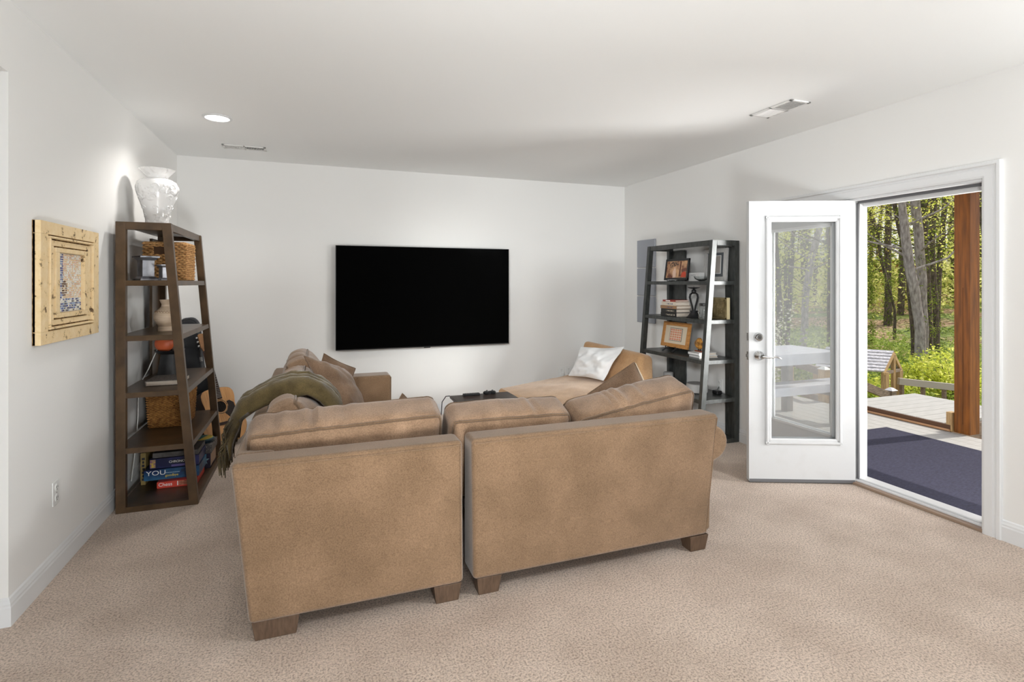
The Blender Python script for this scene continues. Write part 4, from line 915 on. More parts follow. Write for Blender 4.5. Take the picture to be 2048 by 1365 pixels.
o = sm.xform(EL).build('stamps', mat('pink_stamp', S(226, 136, 116), .6, col2=S(212, 164, 120), scale=70, lo=.4, hi=.6), t); o['kind'] = 'stuff'
for y in (-.075, .075): MB().tube([(-.075, y, .008), (-.045, y * .97, .028), (-.012, y * .93, .038), (.03, y * .85, .05)], .008, 8).tube([(-.035, y, .03), (-.038, y, .058)], .006, 6).build('easel_leg', iron_m, t, smooth=True)
MB().tube([(.045, 0, .2), (.10, 0, .008)], .006, 8).build('easel_strut', iron_m, t, smooth=True)
t = thing('stacked_book', 'white paperback topmost of two on the lower shelf, under the fish', 'book', (3.40, 4.09, .778), 0, 'white books under the fish')
t2 = thing('stacked_book', 'white paperback directly on the lower shelf under its twin', 'book', (3.405, 4.08, .756), R(-3), 'white books under the fish')
wc = mat('white_cover', (.78, .77, .76), .5)
for q, h in ((t, .026), (t2, .0215)):
    MB().box(-.10, .10, -.075, .08, 0, .003).box(-.10, .10, -.075, .08, h - .003, h).box(-.10, -.096, -.075, .08, 0, h).build('cover', wc, q); MB().box(-.096, .096, -.07, .076, .003, h - .003).build('pages', pg_m, q)
t = thing('fish_figurine', 'amber fish figurine on a wood base atop two white books', 'figurine', (3.375, 4.10, .805))
amb = mat('amber_resin', S(206, 148, 66), .35, col2=S(110, 70, 30), scale=26, lo=.4, hi=.62)
fb = MB().lathe([(.002, -.062), (.022, -.052), (.042, -.03), (.05, 0), (.042, .03), (.024, .052), (.010, .062)], 24, (0, .005, .072), axis='y')
fb.v = [(x * .4, y, zz) for x, y, zz in fb.v]; fb.build('fish_body', amb, t, smooth=True)
MB().prism([(-.05, .07), (-.095, .105), (-.085, .075), (-.10, .05)], -.004, .004, 'x').build('tail', amb, t, bevel=.001)
MB().prism([(-.04, .11), (-.02, .13), (.02, .128), (.04, .105)], -.003, .003, 'x').prism([(-.03, .03), (-.01, .018), (.02, .03)], -.003, .003, 'x').build('fins', amb, t, bevel=.001)
MB().box(-.018, .018, -.05, .05, 0, .010).build('base', mat('red_wood_base', S(130, 66, 42), .5), t, bevel=.002)
MB().tube([(0, -.012, .010), (0, -.012, .03)], .006, 8).tube([(0, .014, .010), (0, .014, .03)], .006, 8).build('post', blk_m, t)
spk_m = mat('speaker_grey_fabric', S(172, 170, 168), .9, bump=.25, bscale=500); spt = mat('speaker_top', S(140, 138, 136), .5)
t = thing('smart_speaker', 'small grey cylindrical speaker at the far end of the lower shelf', 'speaker', (3.47, 4.70, .406))
MB().lathe([(.046, 0), (.05, .006), (.05, .104), (.044, .11)], 36).build('grille', spk_m, t, smooth=True); MB().lathe([(.045, .109), (.04, .112), (.002, .112)], 36).build('top_cap', spk_m, t, smooth=True)
t = thing('smart_speaker', 'wide oval grey speaker at the near end of the lower shelf', 'speaker', (3.42, 4.19, .406))
MB().lathe([(.085, 0), (.098, .01), (.10, .06), (.094, .082)], 40, sy=1.05).build('grille', spk_m, t, smooth=True); MB().lathe([(.094, .081), (.09, .087), (.002, .088)], 40, sy=1.05).build('top_cap', spt, t, smooth=True)
t = thing('power_adapter', 'small black power adapter at the back of the lower shelf', 'adapter', (3.54, 4.055, .406))
MB().box(-.03, .03, -.035, .035, 0, .035).build('block', blk_m, t, bevel=.008); MB().tube([(.02, .03, .02), (.06, .06, .03), (.085, .07, .05)], .003, 6).build('lead', blk_m, t)
#OUTDOOR
# ---------------------------------------------------------------- porch and deck
deck_m = mat('deck_grey_paint', S(178, 177, 173), .6, col2=S(166, 165, 161), scale=5, stretch=(1, 8, 1))
oldw_m = mat('weathered_wood', S(150, 132, 116), .8, col2=S(112, 98, 86), scale=10, stretch=(1, 6, 6), bump=.2, bscale=60)
tan_w = mat('treated_pine', S(196, 166, 120), .7, col2=S(170, 138, 96), scale=9, stretch=(6, 6, 1))
cedar_m = mat('stained_cedar', S(146, 86, 24), .55, col2=S(100, 56, 12), scale=6, detail=8, stretch=(6, 6, .5), lo=.3, hi=.7, bump=.15, bscale=40)
rug_m = mat('navy_rug', S(54, 54, 77), .95, col2=S(37, 37, 56), scale=30, stretch=(1, 6, 1), bump=.4, bscale=160, lo=.35, hi=.65)
pf = sempty('porch_floor')
ZP = -.10
board = MB().box(-.069, .069, 0, 6.6, -.03, 0).build('plank', deck_m, pf, bevel=.002, loc=(3.85, 1.2, ZP))
x = 3.85 + .142
while x < 6.18:
    c = board.copy(); COL.objects.link(c); c.parent = pf; c.location = (x, 1.2, ZP); x += .142
MB().box(3.78, 6.20, 1.2, 7.8, ZP - .2, ZP - .032).build('joists', oldw_m, pf)
rg = MB(); n = 16
rg.box(3.88, 5.735, 1.3, 4.0, ZP, ZP + .008)
tag(rg.build('porch_rug', rug_m, None, bevel=.003), 'navy blue woven rug covering the grey porch floor outside the door', 'rug')
fd = sempty('far_deck')
ZD = -.028
pl = MB().box(0, 1.30, -.068, .068, -.035, 0).build('plank', deck_m, fd, bevel=.003, loc=(6.225, 4.80, ZD))
for i in range(1, 8):
    c = pl.copy(); COL.objects.link(c); c.parent = fd; c.location = (6.225, 4.80 - i * .1425, ZD)
MB().box(6.24, 7.50, 3.70, 4.86, -1.25, ZD - .04).build('deck_frame', oldw_m, fd)
MB().box(6.203, 6.222, 3.66, 4.87, ZP - .05, ZD - .004).build('riser_board', mat('brown_riser', S(96, 66, 46), .6), fd)
MB().tube([(6.190, 3.66, ZP + .014), (6.190, 4.87, ZP + .014)], .013, 8).build('lit_edge_strip', mat('lit_strip_brown', S(186, 142, 104), .5), fd, smooth=True)  # lighter strip paints the bounce light along the riser's lower edge
pp = thing('porch_post', 'thick brown stained cedar post standing on the porch edge', 'post', (6.30, 3.565, ZP))
MB().box(-.08, .08, -.072, .072, 0.001, 2.66).build('timber', cedar_m, pp, bevel=.006)
MB().box(-.081, -.0795, -.012, -.009, .1, 1.5).build('check_crack', mat('crack_dark', S(52, 28, 14), .9), pp)
nb = thing('pine_block', 'pale pine newel stub beside the brown porch post', 'post', (6.235, 3.675, ZP))
MB().box(-.03, .05, -.028, .028, 0.001, .20).build('stub', tan_w, nb, bevel=.004)
MB().lathe([(.006, 0), (.006, .003)], 8, (-.031, 0, .05), axis='x').build('bolt', steel_m, nb)
rf = MB().box(3.78, 6.42, .6, 4.15, 2.57, 2.66).box(6.22, 6.38, .6, 4.15, 2.40, 2.57)
struct(rf.build('unseen_porch_roof', oldw_m))  # roof out of view, added to keep sun off porch and doorway
# picnic table outside the fixed leaf
pk_m = mat('table_grey_paint', S(196, 198, 206), .55, col2=S(178, 180, 190), scale=6, stretch=(1, 10, 1))
pk = thing('picnic_table', 'grey painted picnic table with attached bench outside the glass door', 'table', (4.80, 4.67, ZP))
for k in range(5): MB().box(-.85, .70, -.33 + k * .134, -.33 + k * .134 + .128, .755, .785).build('table_plank', pk_m, pk, bevel=.002)
MB().box(-.80, .68, -.325, -.29, .665, .755).box(-.80, .68, .29, .325, .665, .755).build('table_apron', pk_m, pk, bevel=.002)
for k in range(2): MB().box(-.85, .78, -.46 + k * .145, -.46 + k * .145 + .14, .435, .465).build('bench_plank', pk_m, pk, bevel=.002)
MB().box(-.80, .76, -.455, -.42, .375, .435).build('bench_apron', pk_m, pk, bevel=.002)
gp = mat('table_leg_grey', S(150, 146, 142), .7, col2=S(126, 122, 118), scale=12)
for sx in (-.6, .52):
    MB().box(sx, sx + .095, -.42, -.33, 0.001, .435).build('leg', gp, pk, bevel=.003); MB().box(sx, sx + .095, .23, .32, 0.001, .665).build('leg', gp, pk, bevel=.003)
    MB().box(sx + .02, sx + .07, -.40, .30, .30, .375).build('cross_brace', gp, pk, bevel=.003)
# rail along the porch end, wire mesh, stair rails
rl = thing('porch_railing', 'weathered wood railing with wire mesh behind the picnic table', 'railing', (6.25, 5.17, ZP))
MB().box(-.05, .05, -.05, .05, -1.1, .42).build('post', tan_w, rl, bevel=.004)
MB().hexa([(-.062, -.062, .42), (.062, -.062, .42), (.062, .062, .42), (-.062, .062, .42), (-.02, -.02, .452), (.02, -.02, .452), (.02, .02, .452), (-.02, .02, .452)]).build('post_cap', mat('cap_white', (.75, .75, .73), .5), rl)
MB().bar((-.02, .05, .385), (.25, .80, .41), .05, .10).build('rail', oldw_m, rl, bevel=.003)
MB().bar((-.02, .05, .02), (.25, .80, .02), .05, .09).build('rail', oldw_m, rl, bevel=.003)
MB().box(.22, .32, .76, .86, -1.1, .45).build('post', tan_w, rl, bevel=.004)
MB().bar((.22, .80, .36), (-1.9, .9, .36), .05, .09).build('rail', oldw_m, rl, bevel=.003)
ms = MB()
for i in range(26): ms.tube([(.18 - .08 * i, .86, .02), (.18 - .08 * i, .86, .35)], .0035, 4)
for i in range(5): ms.tube([(.2, .86, .05 + .07 * i), (-1.88, .92, .05 + .07 * i)], .0035, 4)
o = ms.build('wire_mesh', mat('mesh_grey', (.45, .45, .44), .5, .4), rl); o['kind'] = 'stuff'
sr_ = thing('stair_rail', 'sloping weathered rail with a capped post beyond the far deck corner', 'railing', (8.0, 5.65, -1.2))
MB().box(.30, .40, .05, .15, 0, .99).build('post', oldw_m, sr_, bevel=.004)
MB().hexa([(.285, .035, .99), (.415, .035, .99), (.415, .165, .99), (.285, .165, .99), (.33, .08, 1.03), (.37, .08, 1.03), (.37, .12, 1.03), (.33, .12, 1.03)]).build('post_cap', mat('cap_silver', (.72, .72, .72), .4), sr_)
MB().bar((.32, .10, .90), (-1.3, -.15, 1.42), .05, .12).build('rail', oldw_m, sr_, bevel=.003)
fr2 = thing('garden_rail', 'long grey wooden rail running from the playhouse toward the brown post', 'railing', (9.18, 6.2, -1.3))
MB().bar((0, 0, 1.10), (1.2, -.45, .96), .06, .11).build('rail', mat('rail_grey', S(176, 170, 160), .7), fr2, bevel=.003)
for k in range(4): MB().box(.05 + .33 * k, .10 + .33 * k, -.03 - .125 * k, .02 - .125 * k, 0, 1.05 - .03 * k).build('post', oldw_m, fr2)
# playhouse
ph = thing('playhouse', 'small wooden garden playhouse with grey boarded gable roof', 'playhouse', (9.0, 6.3, -1.3))
rdg0, rdg1 = Vector((8.45, 6.95, .305)), Vector((9.117, 6.238, .29))
eL1 = Vector((8.66, 6.085, -.012)); eL0 = eL1 + (rdg0 - rdg1); eR1 = Vector((9.55, 6.40, -.06)); eR0 = eR1 + (rdg0 - rdg1)
O = Vector((9.0, 6.3, -1.3))
rb_m = mat('roof_board_grey', S(206, 204, 206), .7, col2=S(164, 164, 170), scale=8, stretch=(3, 3, 3))
def slope(r0, r1, e0, e1, nb):
    nn_ = (r1 - r0).cross(e0 - r0).normalized()
    if nn_.z < 0: nn_ = -nn_
    for k in range(nb):
        t0 = k / nb; t1 = (k + .86) / nb
        q = [r0.lerp(e0, t0), r1.lerp(e1, t0), r1.lerp(e1, t1), r0.lerp(e0, t1)]
        MB().hexa([tuple(p - O + nn_ * (.0 + .004 * (1 if i < 2 else 0))) for i, p in enumerate(q)] + [tuple(p - O + nn_ * (.022 + .008 * (0 if i < 2 else 1))) for i, p in enumerate(q)]).build('roof_board', rb_m, ph)
slope(rdg0, rdg1, eL0, eL1, 7); slope(rdg0, rdg1, eR0, eR1, 7)
for e in (eL1, eR1):
    MB().bar(rdg1 - O + Vector((0, 0, -.03)), e - O + Vector((0, 0, -.02)), .03, .06).build('rafter', tan_w, ph)
MB().bar(eL1 - O + Vector((.08, .03, -.01)), eR1 - O + Vector((-.08, -.03, .01)), .04, .05).build('tie_beam', oldw_m, ph)
mid = (eL1 + eR1) / 2
MB().bar(rdg1 - O + Vector((0, 0, -.05)), mid - O + Vector((0, 0, -.75)), .05, .05, up=(1, 0, 0)).build('post', tan_w, ph)
for p in (eL1 + Vector((.08, .03, 0)), eR1 + Vector((-.1, -.03, 0)), eL0 + Vector((.08, .03, 0)), eR0 + Vector((-.1, -.03, 0)), eL1.lerp(eL0, .5) + Vector((.06, .02, 0))):
    q = p - O; MB().box(q.x - .04, q.x + .04, q.y - .04, q.y + .04, .05, q.z).build('post', tan_w, ph)
for k in range(12):
    q = eL1.lerp(eL0, k / 12) - O + Vector((.07, .03, 0)); MB().box(q.x - .03, q.x + .03, q.y - .015, q.y + .015, .05, .85).build('picket', oldw_m, ph)
for k in range(9):
    q = eL1.lerp(eR1, .08 + k / 10) - O; MB().box(q.x - .03, q.x + .03, q.y - .012, q.y + .012, .05, .80).build('picket', oldw_m, ph)
# ---------------------------------------------------------------- ground
gm = mat('leaf_litter_ground', S(150, 120, 88), .95)
def ground_nodes():
    n = gm.node_tree; N = n.nodes; Lk = n.links; b = N['Principled BSDF']; tc = N.new('ShaderNodeTexCoord')
    a = N.new('ShaderNodeTexNoise'); a.inputs['Scale'].default_value = .45; a.inputs['Detail'].default_value = 6
    f_ = N.new('ShaderNodeTexNoise'); f_.inputs['Scale'].default_value = 9; f_.inputs['Detail'].default_value = 6
    r1 = N.new('ShaderNodeValToRGB'); e = r1.color_ramp.elements; e[0].position = .35; e[0].color = (*S(112, 84, 60), 1); e[1].position = .65; e[1].color = (*S(206, 176, 142), 1)
    r2 = N.new('ShaderNodeValToRGB'); e = r2.color_ramp.elements; e[0].position = .35; e[0].color = (*S(66, 84, 36), 1); e[1].position = .65; e[1].color = (*S(150, 166, 84), 1)
    rm = N.new('ShaderNodeValToRGB'); rm.color_ramp.elements[0].position = .46; rm.color_ramp.elements[1].position = .56
    m = N.new('ShaderNodeMixRGB')
    for q in (a, f_): Lk.new(tc.outputs['Object'], q.inputs['Vector'])
    Lk.new(f_.outputs['Fac'], r1.inputs[0]); Lk.new(f_.outputs['Fac'], r2.inputs[0]); Lk.new(a.outputs['Fac'], rm.inputs[0])
    Lk.new(rm.outputs[0], m.inputs[0]); Lk.new(r1.outputs[0], m.inputs[1]); Lk.new(r2.outputs[0], m.inputs[2]); Lk.new(m.outputs[0], b.inputs['Base Color'])
ground_nodes()
GK = [(0, -1.3), (12, -1.3), (16.3, -1.08), (20, -.75), (24, -.15), (31, .55), (45, 2.4), (90, 6)]
def gh(x, y):
    D = math.hypot(x, y)
    for (d0, z0), (d1, z1) in zip(GK, GK[1:]):
        if d0 <= D <= d1: z = z0 + (z1 - z0) * (D - d0) / (d1 - d0); break
    else: z = 6
    return z + (.12 * noise.noise(Vector((x * .35, y * .35, 0))) if D > 12 else 0)
mb = MB(); nx_, ny_ = 90, 90
for i in range(nx_ + 1):
    for j in range(ny_ + 1):
        x = 3.9 + 72 * (i / nx_) ** 1.3; y = -22 + 85 * j / ny_; mb.v.append((x, y, gh(x, y)))
for i in range(nx_):
    for j in range(ny_):
        a = i * (ny_ + 1) + j; mb.f.append((a, a + ny_ + 1, a + ny_ + 2, a + 1)); mb.mi.append(0)
struct(mb.build('ground', gm, None, smooth=True))
# ---------------------------------------------------------------- woods
def leaf_mat(name, c1, c2, c3, tr=.55):
    m = bpy.data.materials.new(name); m.use_nodes = True; n = m.node_tree; n.nodes.clear(); N = n.nodes
    o = N.new('ShaderNodeOutputMaterial'); d = N.new('ShaderNodeBsdfDiffuse'); t = N.new('ShaderNodeBsdfTranslucent'); mxs = N.new('ShaderNodeMixShader'); mxs.inputs[0].default_value = tr
    tc = N.new('ShaderNodeTexCoord'); q = N.new('ShaderNodeTexNoise'); q.inputs['Scale'].default_value = 2.2; q.inputs['Detail'].default_value = 5; q.inputs['Roughness'].default_value = .8
    r = N.new('ShaderNodeValToRGB'); e = r.color_ramp.elements; e[0].position = .36; e[0].color = (*c1, 1); e[1].position = .64; e[1].color = (*c3, 1); k = e.new(.5); k.color = (*c2, 1)
    n.links.new(tc.outputs['Object'], q.inputs['Vector']); n.links.new(q.outputs['Fac'], r.inputs[0])
    n.links.new(r.outputs[0], d.inputs[0]); n.links.new(r.outputs[0], t.inputs[0]); n.links.new(d.outputs[0], mxs.inputs[1]); n.links.new(t.outputs[0], mxs.inputs[2]); n.links.new(mxs.outputs[0], o.inputs[0])
    return m
spring_m = leaf_mat('spring_leaves', S(182, 196, 70), S(228, 232, 112), S(250, 246, 165), .62)
gold_m = leaf_mat('golden_leaves', S(176, 168, 60), S(216, 190, 92), S(232, 204, 132))
ivy_m = leaf_mat('ivy_leaves', S(66, 84, 36), S(118, 136, 58), S(186, 194, 100), .4)
shrub_m = leaf_mat('shrub_leaves', S(120, 146, 66), S(172, 192, 96), S(222, 228, 150), .5)
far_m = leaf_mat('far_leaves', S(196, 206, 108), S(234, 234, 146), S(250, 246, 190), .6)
rs_ = np.random.RandomState(5)
def leaves(name, centers, per, spread, size, m, parent, flat=.5, kind='stuff'):
    """many small bent leaf blades scattered in sprays round the given centres, one mesh"""
    C_ = np.repeat(np.asarray(centers, float), per, axis=0); n = len(C_)
    P = C_ + rs_.normal(0, 1, (n, 3)) * np.asarray(spread)
    a = rs_.normal(0, 1, (n, 3)); a[:, 2] *= flat; a /= np.linalg.norm(a, axis=1)[:, None]
    b = rs_.normal(0, 1, (n, 3)); b -= a * (a * b).sum(1)[:, None]; b /= np.linalg.norm(b, axis=1)[:, None]
    s = size * (.6 + .8 * rs_.rand(n))[:, None]
    c = np.cross(a, b)
    V = np.stack([P - a * s * .5, P + b * s * .28 + c * s * .06, P + a * s * .5, P - b * s * .28 + c * s * .06], 1).reshape(-1, 3)
    me = bpy.data.meshes.new(name); me.vertices.add(n * 4); me.vertices.foreach_set('co', V.astype(np.float32).ravel())
    me.loops.add(n * 4); me.loops.foreach_set('vertex_index', np.arange(n * 4, dtype=np.int32))
    me.polygons.add(n); me.polygons.foreach_set('loop_start', np.arange(0, n * 4, 4, dtype=np.int32)); me.polygons.foreach_set('loop_total', np.full(n, 4, np.int32))
    me.materials.append(m); me.update(); me.validate()
    o = bpy.data.objects.new(name, me); COL.objects.link(o); o['kind'] = kind
    if parent: o.parent = parent
    return o
bark_m = mat('grey_bark', S(196, 186, 182), .9, col2=S(126, 116, 112), scale=7, detail=8, stretch=(3, 3, 1), bump=.6, bscale=26, lo=.3, hi=.7, bdist=.03)
dbark_m = mat('dark_bark', S(124, 110, 98), .9, col2=S(76, 66, 58), scale=8, detail=8, stretch=(3, 3, 1), bump=.6, bscale=26, bdist=.03)
TREES = [
    ('T1', [(13.84, 8.76, -1.05, 0.146), (13.8, 8.78, -0.42, 0.121), (13.75, 8.8, 0.55, 0.109), (13.65, 8.83, 1.28, 0.109), (13.53, 8.88, 1.89, 0.109), (13.45, 8.91, 2.61, 0.103), (13.36, 8.94, 3.46, 0.079), (13.27, 8.97, 4.31, 0.061)]),
    ('T2', [(14.55, 9.14, -1.07, 0.101), (14.53, 9.15, -0.25, 0.089), (14.48, 9.17, 0.76, 0.101), (14.43, 9.19, 1.78, 0.108), (14.36, 9.21, 2.67, 0.108), (14.29, 9.24, 3.62, 0.108), (14.24, 9.26, 4.57, 0.089)]),
    ('T3', [(16.18, 10.03, -1.12, 0.063), (16.13, 10.05, 0.41, 0.07), (16.09, 10.07, 1.53, 0.077), (16.02, 10.09, 2.65, 0.077), (15.97, 10.11, 3.77, 0.07), (15.92, 10.13, 4.89, 0.063)]),
    ('T4', [(16.9, 10.3, -0.99, 0.072), (16.86, 10.32, 0.38, 0.072), (16.8, 10.34, 1.54, 0.072), (16.75, 10.36, 2.69, 0.072), (16.8, 10.34, 3.85, 0.08), (16.86, 10.32, 5.01, 0.065)]),
    ('T5', [(17.43, 10.64, -0.55, 0.06), (17.46, 10.63, 0.94, 0.067), (17.51, 10.61, 2.14, 0.067), (17.58, 10.58, 3.03, 0.067), (17.65, 10.56, 4.0, 0.075), (17.71, 10.54, 5.12, 0.06)]),
    ('T6', [(14.69, 9.52, -0.17, 0.059), (14.64, 9.54, 0.48, 0.059), (14.54, 9.57, 1.53, 0.059), (14.44, 9.61, 2.31, 0.059), (14.31, 9.66, 2.96, 0.059), (14.19, 9.7, 3.62, 0.052), (14.12, 9.73, 4.53, 0.039)]),
    ('T7', [(20.07, 13.93, 0.82, 0.121), (20.07, 13.93, 1.56, 0.112), (20.05, 13.94, 3.05, 0.112), (20.1, 13.92, 4.36, 0.103), (20.14, 13.91, 5.85, 0.084)]),
    ('T8', [(18.28, 12.46, 0.54, 0.042), (17.84, 12.62, 2.22, 0.05), (17.73, 12.66, 3.06, 0.05), (17.57, 12.72, 3.57, 0.05), (17.38, 12.79, 4.07, 0.042), (17.18, 12.86, 4.74, 0.034)]),
    ('T9', [(16.25, 12.14, -0.52, 0.079), (16.24, 12.14, 0.91, 0.063), (16.22, 12.15, 1.86, 0.048)]),
    ('G1', [(12.7, 11.31, -0.98, 0.091), (12.82, 11.27, -0.29, 0.098), (12.86, 11.26, 0.41, 0.091), (12.91, 11.24, 1.18, 0.091), (13.0, 11.2, 1.81, 0.091), (13.03, 11.19, 2.16, 0.098), (13.16, 11.14, 2.58, 0.091), (13.28, 11.1, 3.07, 0.077), (13.37, 11.07, 3.77, 0.063)]),
    ('G2', [(14.04, 12.95, -1.39, 0.071), (14.08, 12.94, 0.12, 0.071), (14.14, 12.91, 1.23, 0.071), (14.19, 12.9, 2.18, 0.071), (14.24, 12.88, 3.21, 0.063), (14.27, 12.87, 4.24, 0.056)]),
    ('G3', [(11.36, 10.74, -0.3, 0.078), (11.4, 10.73, 0.74, 0.072), (11.36, 10.74, 1.53, 0.059), (11.31, 10.76, 2.44, 0.052), (11.28, 10.77, 3.36, 0.046)]),
    ('G4', [(15.65, 14.49, 1.56, 0.053), (15.67, 14.48, 2.62, 0.053), (15.67, 14.48, 3.42, 0.053), (15.65, 14.49, 4.39, 0.044)]),
    ('G5', [(13.05, 10.65, 0.18, 0.054), (13.06, 10.65, 1.26, 0.054), (13.08, 10.64, 2.07, 0.054), (13.05, 10.65, 2.48, 0.054), (13.01, 10.67, 2.75, 0.047), (13.08, 10.64, 3.42, 0.047)]),
    ('B1', [(14.26, 7.54, 0.62, 0.078), (14.13, 7.59, 2.19, 0.078), (14.04, 7.63, 2.97, 0.078), (13.97, 7.65, 3.87, 0.067)]),
    ('C1', [(20.61, 15.86, -0.07, 0.103), (20.57, 15.88, 2.8, 0.092), (20.55, 15.88, 5.27, 0.072)]),
    ('C2', [(23.33, 17.0, 0.24, 0.078), (23.37, 16.98, 2.93, 0.067), (23.35, 16.99, 5.61, 0.056)]),
    ('C3', [(25.83, 17.14, 0.42, 0.093), (25.87, 17.13, 2.99, 0.082), (25.92, 17.11, 5.79, 0.07)]),
    ('C4', [(26.79, 15.72, 0.24, 0.101), (26.86, 15.7, 2.93, 0.09), (26.92, 15.68, 5.61, 0.078)]),
    ('C5', [(22.76, 19.33, 0.63, 0.097), (22.81, 19.32, 3.05, 0.085), (22.86, 19.3, 5.96, 0.073)]),
    ('C6', [(18.22, 17.81, -0.14, 0.086), (18.18, 17.82, 2.87, 0.075), (18.12, 17.84, 5.44, 0.064)]),
]
LAB = {
 'T1': ('thick pale grey trunk leaning left, the lightest in the open doorway', bark_m, 'spring', .25, 0),
 'T2': ('grey trunk rising close behind the pale leaning trunk', bark_m, 'spring', .3, .35),
 'T3': ('slim dark ivy covered trunk just right of the two grey trunks', dbark_m, 'ivy', .3, 1.2),
 'T4': ('dark straight trunk with ivy, third from the brown post', dbark_m, 'spring', .35, 1.0),
 'T5': ('dark trunk tilting right with ivy, next to the brown post', dbark_m, 'spring', .35, 1.2),
 'T6': ('thin brown trunk bending left in front of the pale trunk', dbark_m, 'spring', .2, .4),
 'T7': ('ivy wrapped tree with golden spring leaves near the door edge', dbark_m, 'gold', 1.2, 1.6),
 'T8': ('slender leaning sapling with lime leaves in the upper doorway', dbark_m, 'spring', .8, .6),
 'T9': ('dark evergreen sapling at the left side of the doorway', dbark_m, 'ivy', .35, 3.0),
 'G1': ('crooked grey trunk bending right, seen through the door glass', bark_m, 'spring', .5, 0),
 'G2': ('straight thin trunk left of the crooked one, through the glass', dbark_m, 'spring', .5, .8),
 'G3': ('dark trunk at the left rim of the door glass behind white blossom', dbark_m, 'spring', .5, .8),
 'G4': ('distant slim trunk high in the door glass', dbark_m, 'spring', .8, .3),
 'G5': ('dark trunk at the right rim of the door glass', dbark_m, 'spring', .5, .5),
 'B1': ('tree glimpsed right of the brown porch post', dbark_m, 'spring', .4, .4),
 'C1': ('far tree hidden behind the door frame stile', dbark_m, 'far', .9, .5),
 'C2': ('far slim tree behind the golden leaved tree', dbark_m, 'far', .9, .5),
 'C3': ('far tree behind the pale leaning trunk', dbark_m, 'far', .9, .5),
 'C4': ('far tree behind the brown porch post', dbark_m, 'far', .9, .5),
 'C5': ('far tree behind the crooked trunk in the glass', dbark_m, 'far', .9, .5),
 'C6': ('far tree behind the left stile of the door leaf', dbark_m, 'far', .9, .5)}
LM = {'spring': spring_m, 'gold': gold_m, 'ivy': ivy_m, 'far': far_m}
for key, pts in TREES:
    lab, bm_, lk, dens, ivy = LAB[key]
    b0 = pts[0]; base = Vector((b0[0], b0[1], gh(b0[0], b0[1]) - .05))
    t = thing('woodland_tree', lab, 'tree', tuple(base), 0, 'trees in the woods outside')
    path = [(base.x, base.y, base.z, b0[3] * 1.25)] + [p for p in pts if p[2] > base.z + .2]
    l = path[-1]; k = path[-2]
    path.append((l[0] + (l[0] - k[0]) * 1.2, l[1] + (l[1] - k[1]) * 1.2, l[2] + 1.4, l[3] * .75)); path.append((l[0] + (l[0] - k[0]) * 2, l[1] + (l[1] - k[1]) * 2, l[2] + 3.0, l[3] * .4))
    # refine so that the trunk wobbles a little
    fine = []
    for a, b in zip(path, path[1:]):
        for q in range(4):
            f_ = q / 4; p = [a[c] * (1 - f_) + b[c] * f_ for c in range(4)]; w_ = p[3] * .25
            p[0] += w_ * noise.noise(Vector((p[2] * 1.7, base.x, 0))); p[1] += w_ * noise.noise(Vector((p[2] * 1.7, 0, base.y))); fine.append(p)
    fine.append(list(path[-1]))
    MB().tube([Vector(p[:3]) - base for p in fine], [p[3] for p in fine], 10).build('trunk', bm_, t, smooth=True)
    br = MB(); tips = []
    for q in range(11):
        p = fine[int(len(fine) * (.35 + .6 * rnd.random()))]; a = rnd.random() * 6.28; L_ = .7 + 1.5 * rnd.random(); up_ = .3 + .6 * rnd.random()
        s0 = Vector(p[:3]) - base; mid_ = s0 + Vector((math.cos(a) * L_ * .5, math.sin(a) * L_ * .5, up_ * .3 * L_)); e_ = s0 + Vector((math.cos(a + .4) * L_, math.sin(a + .4) * L_, up_ * L_ * (.9 if rnd.random() > .3 else -.1)))
        br.tube([s0, mid_, e_], [p[3] * .3, p[3] * .2, .006], 6); tips += [mid_, e_, (mid_ + e_) / 2]
    br.build('branches', bm_, t, smooth=True)['kind'] = 'stuff'
    cs_ = []
    for q in range(int(34 * dens) + 4):
        tp = rnd.choice(tips); cs_.append(tp + Vector((rnd.gauss(0, .35), rnd.gauss(0, .35), rnd.gauss(0, .25))))
    leaves('foliage', [tuple(c) for c in cs_], 70, (.30, .30, .13), .062, LM[lk], t)
    if ivy:
        cs_ = []
        for q in range(int(70 * ivy)):
            p = fine[int((len(fine) - 5) * rnd.random())]; a = rnd.random() * 6.28; rr_ = p[3] * 1.15 + (.25 if ivy > 2 else .02)
            cs_.append((p[0] - base.x + math.cos(a) * rr_, p[1] - base.y + math.sin(a) * rr_, p[2] - base.z))
        leaves('ivy', cs_, 26, (.06, .06, .12), .05, ivy_m, t)
# undergrowth and the leafy depth of the wood
def wedge(n, d0, d1, a0=38, a1=68, pw=1.0):
    out = []
    for _ in range(n):
        D = d0 + (d1 - d0) * rs_.rand() ** pw; A = R(a0 + (a1 - a0) * rs_.rand()); out.append((D * math.sin(A), D * math.cos(A)))
    return out
cs_ = []
for x, y in wedge(520, 11.5, 21, pw=1.2):
    if noise.noise(Vector((x * .4, y * .4, 4))) > -.12 or math.hypot(x, y) < 15: cs_.append((x, y, gh(x, y) + .12 + .35 * rs_.rand() ** 2))
tag(leaves('undergrowth', cs_, 110, (.30, .30, .16), .068, shrub_m, None), 'bright green undergrowth covering the slope below the trees', 'undergrowth')
cs_ = []
for x, y in wedge(150, 12.5, 24): cs_.append((x, y, gh(x, y) + .1))
tag(leaves('low_ivy', cs_, 100, (.45, .45, .10), .06, ivy_m, None), 'dark green ivy mats on the brown slope', 'ivy')
cs_ = []
for x, y in wedge(420, 26, 46):
    cs_.append((x, y, gh(x, y) + .3 + 5.5 * rs_.rand() ** 2.6))
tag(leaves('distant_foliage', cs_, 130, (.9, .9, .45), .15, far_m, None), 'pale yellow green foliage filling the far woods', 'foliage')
cs_ = []
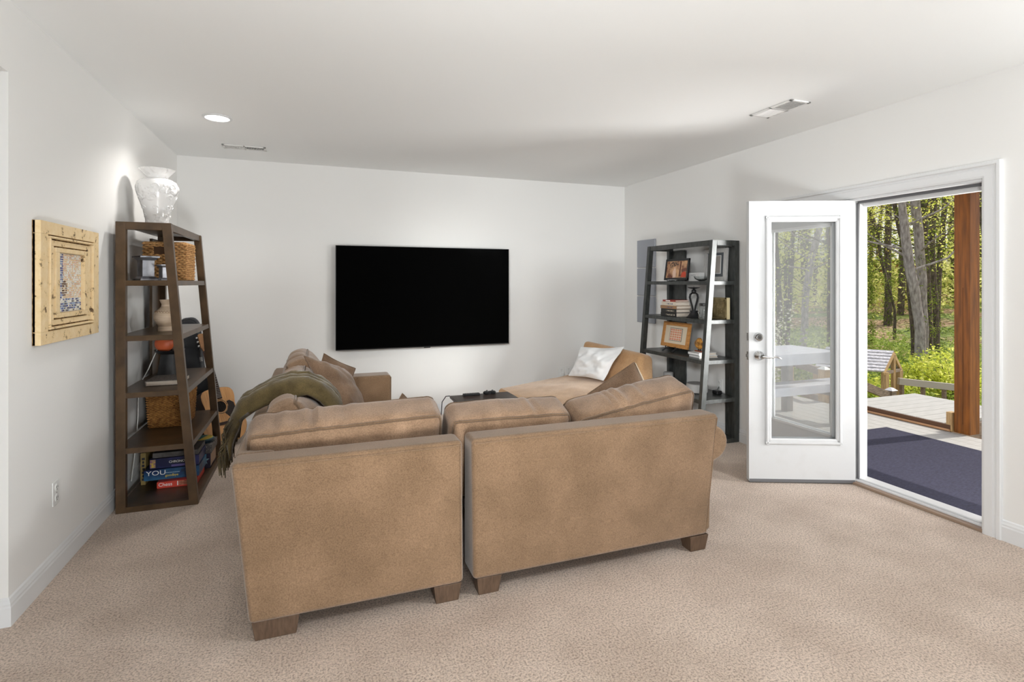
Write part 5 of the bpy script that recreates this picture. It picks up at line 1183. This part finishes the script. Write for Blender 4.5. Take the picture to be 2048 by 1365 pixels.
for x, y in wedge(60, 24, 40): cs_.append((x, y, gh(x, y) + .6 + 2.6 * rs_.rand()))
tag(leaves('distant_dark_foliage', cs_, 120, (.8, .8, .45), .14, ivy_m, None), 'darker green foliage between the far trunks', 'foliage')  # far leaf sprays in the darker ivy greens
# slim trunks far back, too many and thin to tell apart
ft_ = MB()
for x, y in wedge(70, 26, 44):
    h_ = 6 + 3 * rnd.random(); r_ = .05 + .08 * rnd.random(); g_ = gh(x, y) - .1
    ft_.tube([(x, y, g_), (x + rnd.gauss(0, .15), y + rnd.gauss(0, .15), g_ + h_ * .5), (x + rnd.gauss(0, .35), y + rnd.gauss(0, .35), g_ + h_)], [r_, r_ * .8, r_ * .4], 6)
tag(ft_.build('distant_trunks', dbark_m, None, smooth=True), 'thin dark trunks far back in the woods', 'trunks', kind='stuff')
# white flowering shrub by the glass, yellow shrub by the post
def shrub(label, x, y, r, h, m, size, n, cat='shrub', name='shrub'):
    z0 = gh(x, y); t = thing(name, label, cat, (x, y, z0)); s = MB(); cs = []
    for q in range(14):
        a = rnd.random() * 6.28; e = Vector((math.cos(a) * r * (.3 + .7 * rnd.random()), math.sin(a) * r * (.3 + .7 * rnd.random()), h * (.5 + .5 * rnd.random())))
        s.tube([(0, 0, -.05), e * .5 + Vector((0, 0, h * .1)), e], [.014, .010, .004], 5); cs += [tuple(e), tuple(e * .75), tuple(e * .55)]
    s.build('stems', dbark_m, t, smooth=True)['kind'] = 'stuff'
    leaves('foliage', cs, n, (r * .16, r * .16, h * .10), size, m, t)
white_l = leaf_mat('white_blossom', S(226, 222, 196), S(240, 236, 216), S(196, 206, 140), .4)
shrub('white flowering shrub behind the picnic table, left in the door glass', 8.3, 8.25, .55, 2.3, white_l, .06, 26)
shrub('pale leafed shrub behind the railing, right in the door glass', 10.2, 8.9, .9, 1.5, shrub_m, .085, 60)
shrub('bright yellow green shrub left of the brown porch post', 12.2, 7.1, .8, 1.2, spring_m, .07, 60)
shrub('green shrub at the foot of the pale leaning trunk', 13.0, 8.5, .7, .8, shrub_m, .085, 50)
shrub('low lime shrub behind the playhouse gable', 11.3, 7.75, .8, .95, spring_m, .085, 50)
# house glimpsed far off through the trees
hs_ = thing('distant_house', 'pale grey house roof glimpsed far off between the trees', 'house', (31.5, 22.8, .6))
MB().box(-3, 3, -2, 2, 0, 2.2).build('wall', mat('house_wall', S(176, 120, 96), .8), hs_)
MB().prism([(-2.4, 2.1), (2.4, 2.1), (0, 3.4)], -3.3, 3.3, 'x').build('roof', mat('house_roof', S(196, 198, 206), .7), hs_)
for k in (-1.6, .2): MB().box(-3.05, -2.98, k, k + .8, .8, 1.7).build('window', mat('house_window', (.5, .55, .6), .2), hs_)
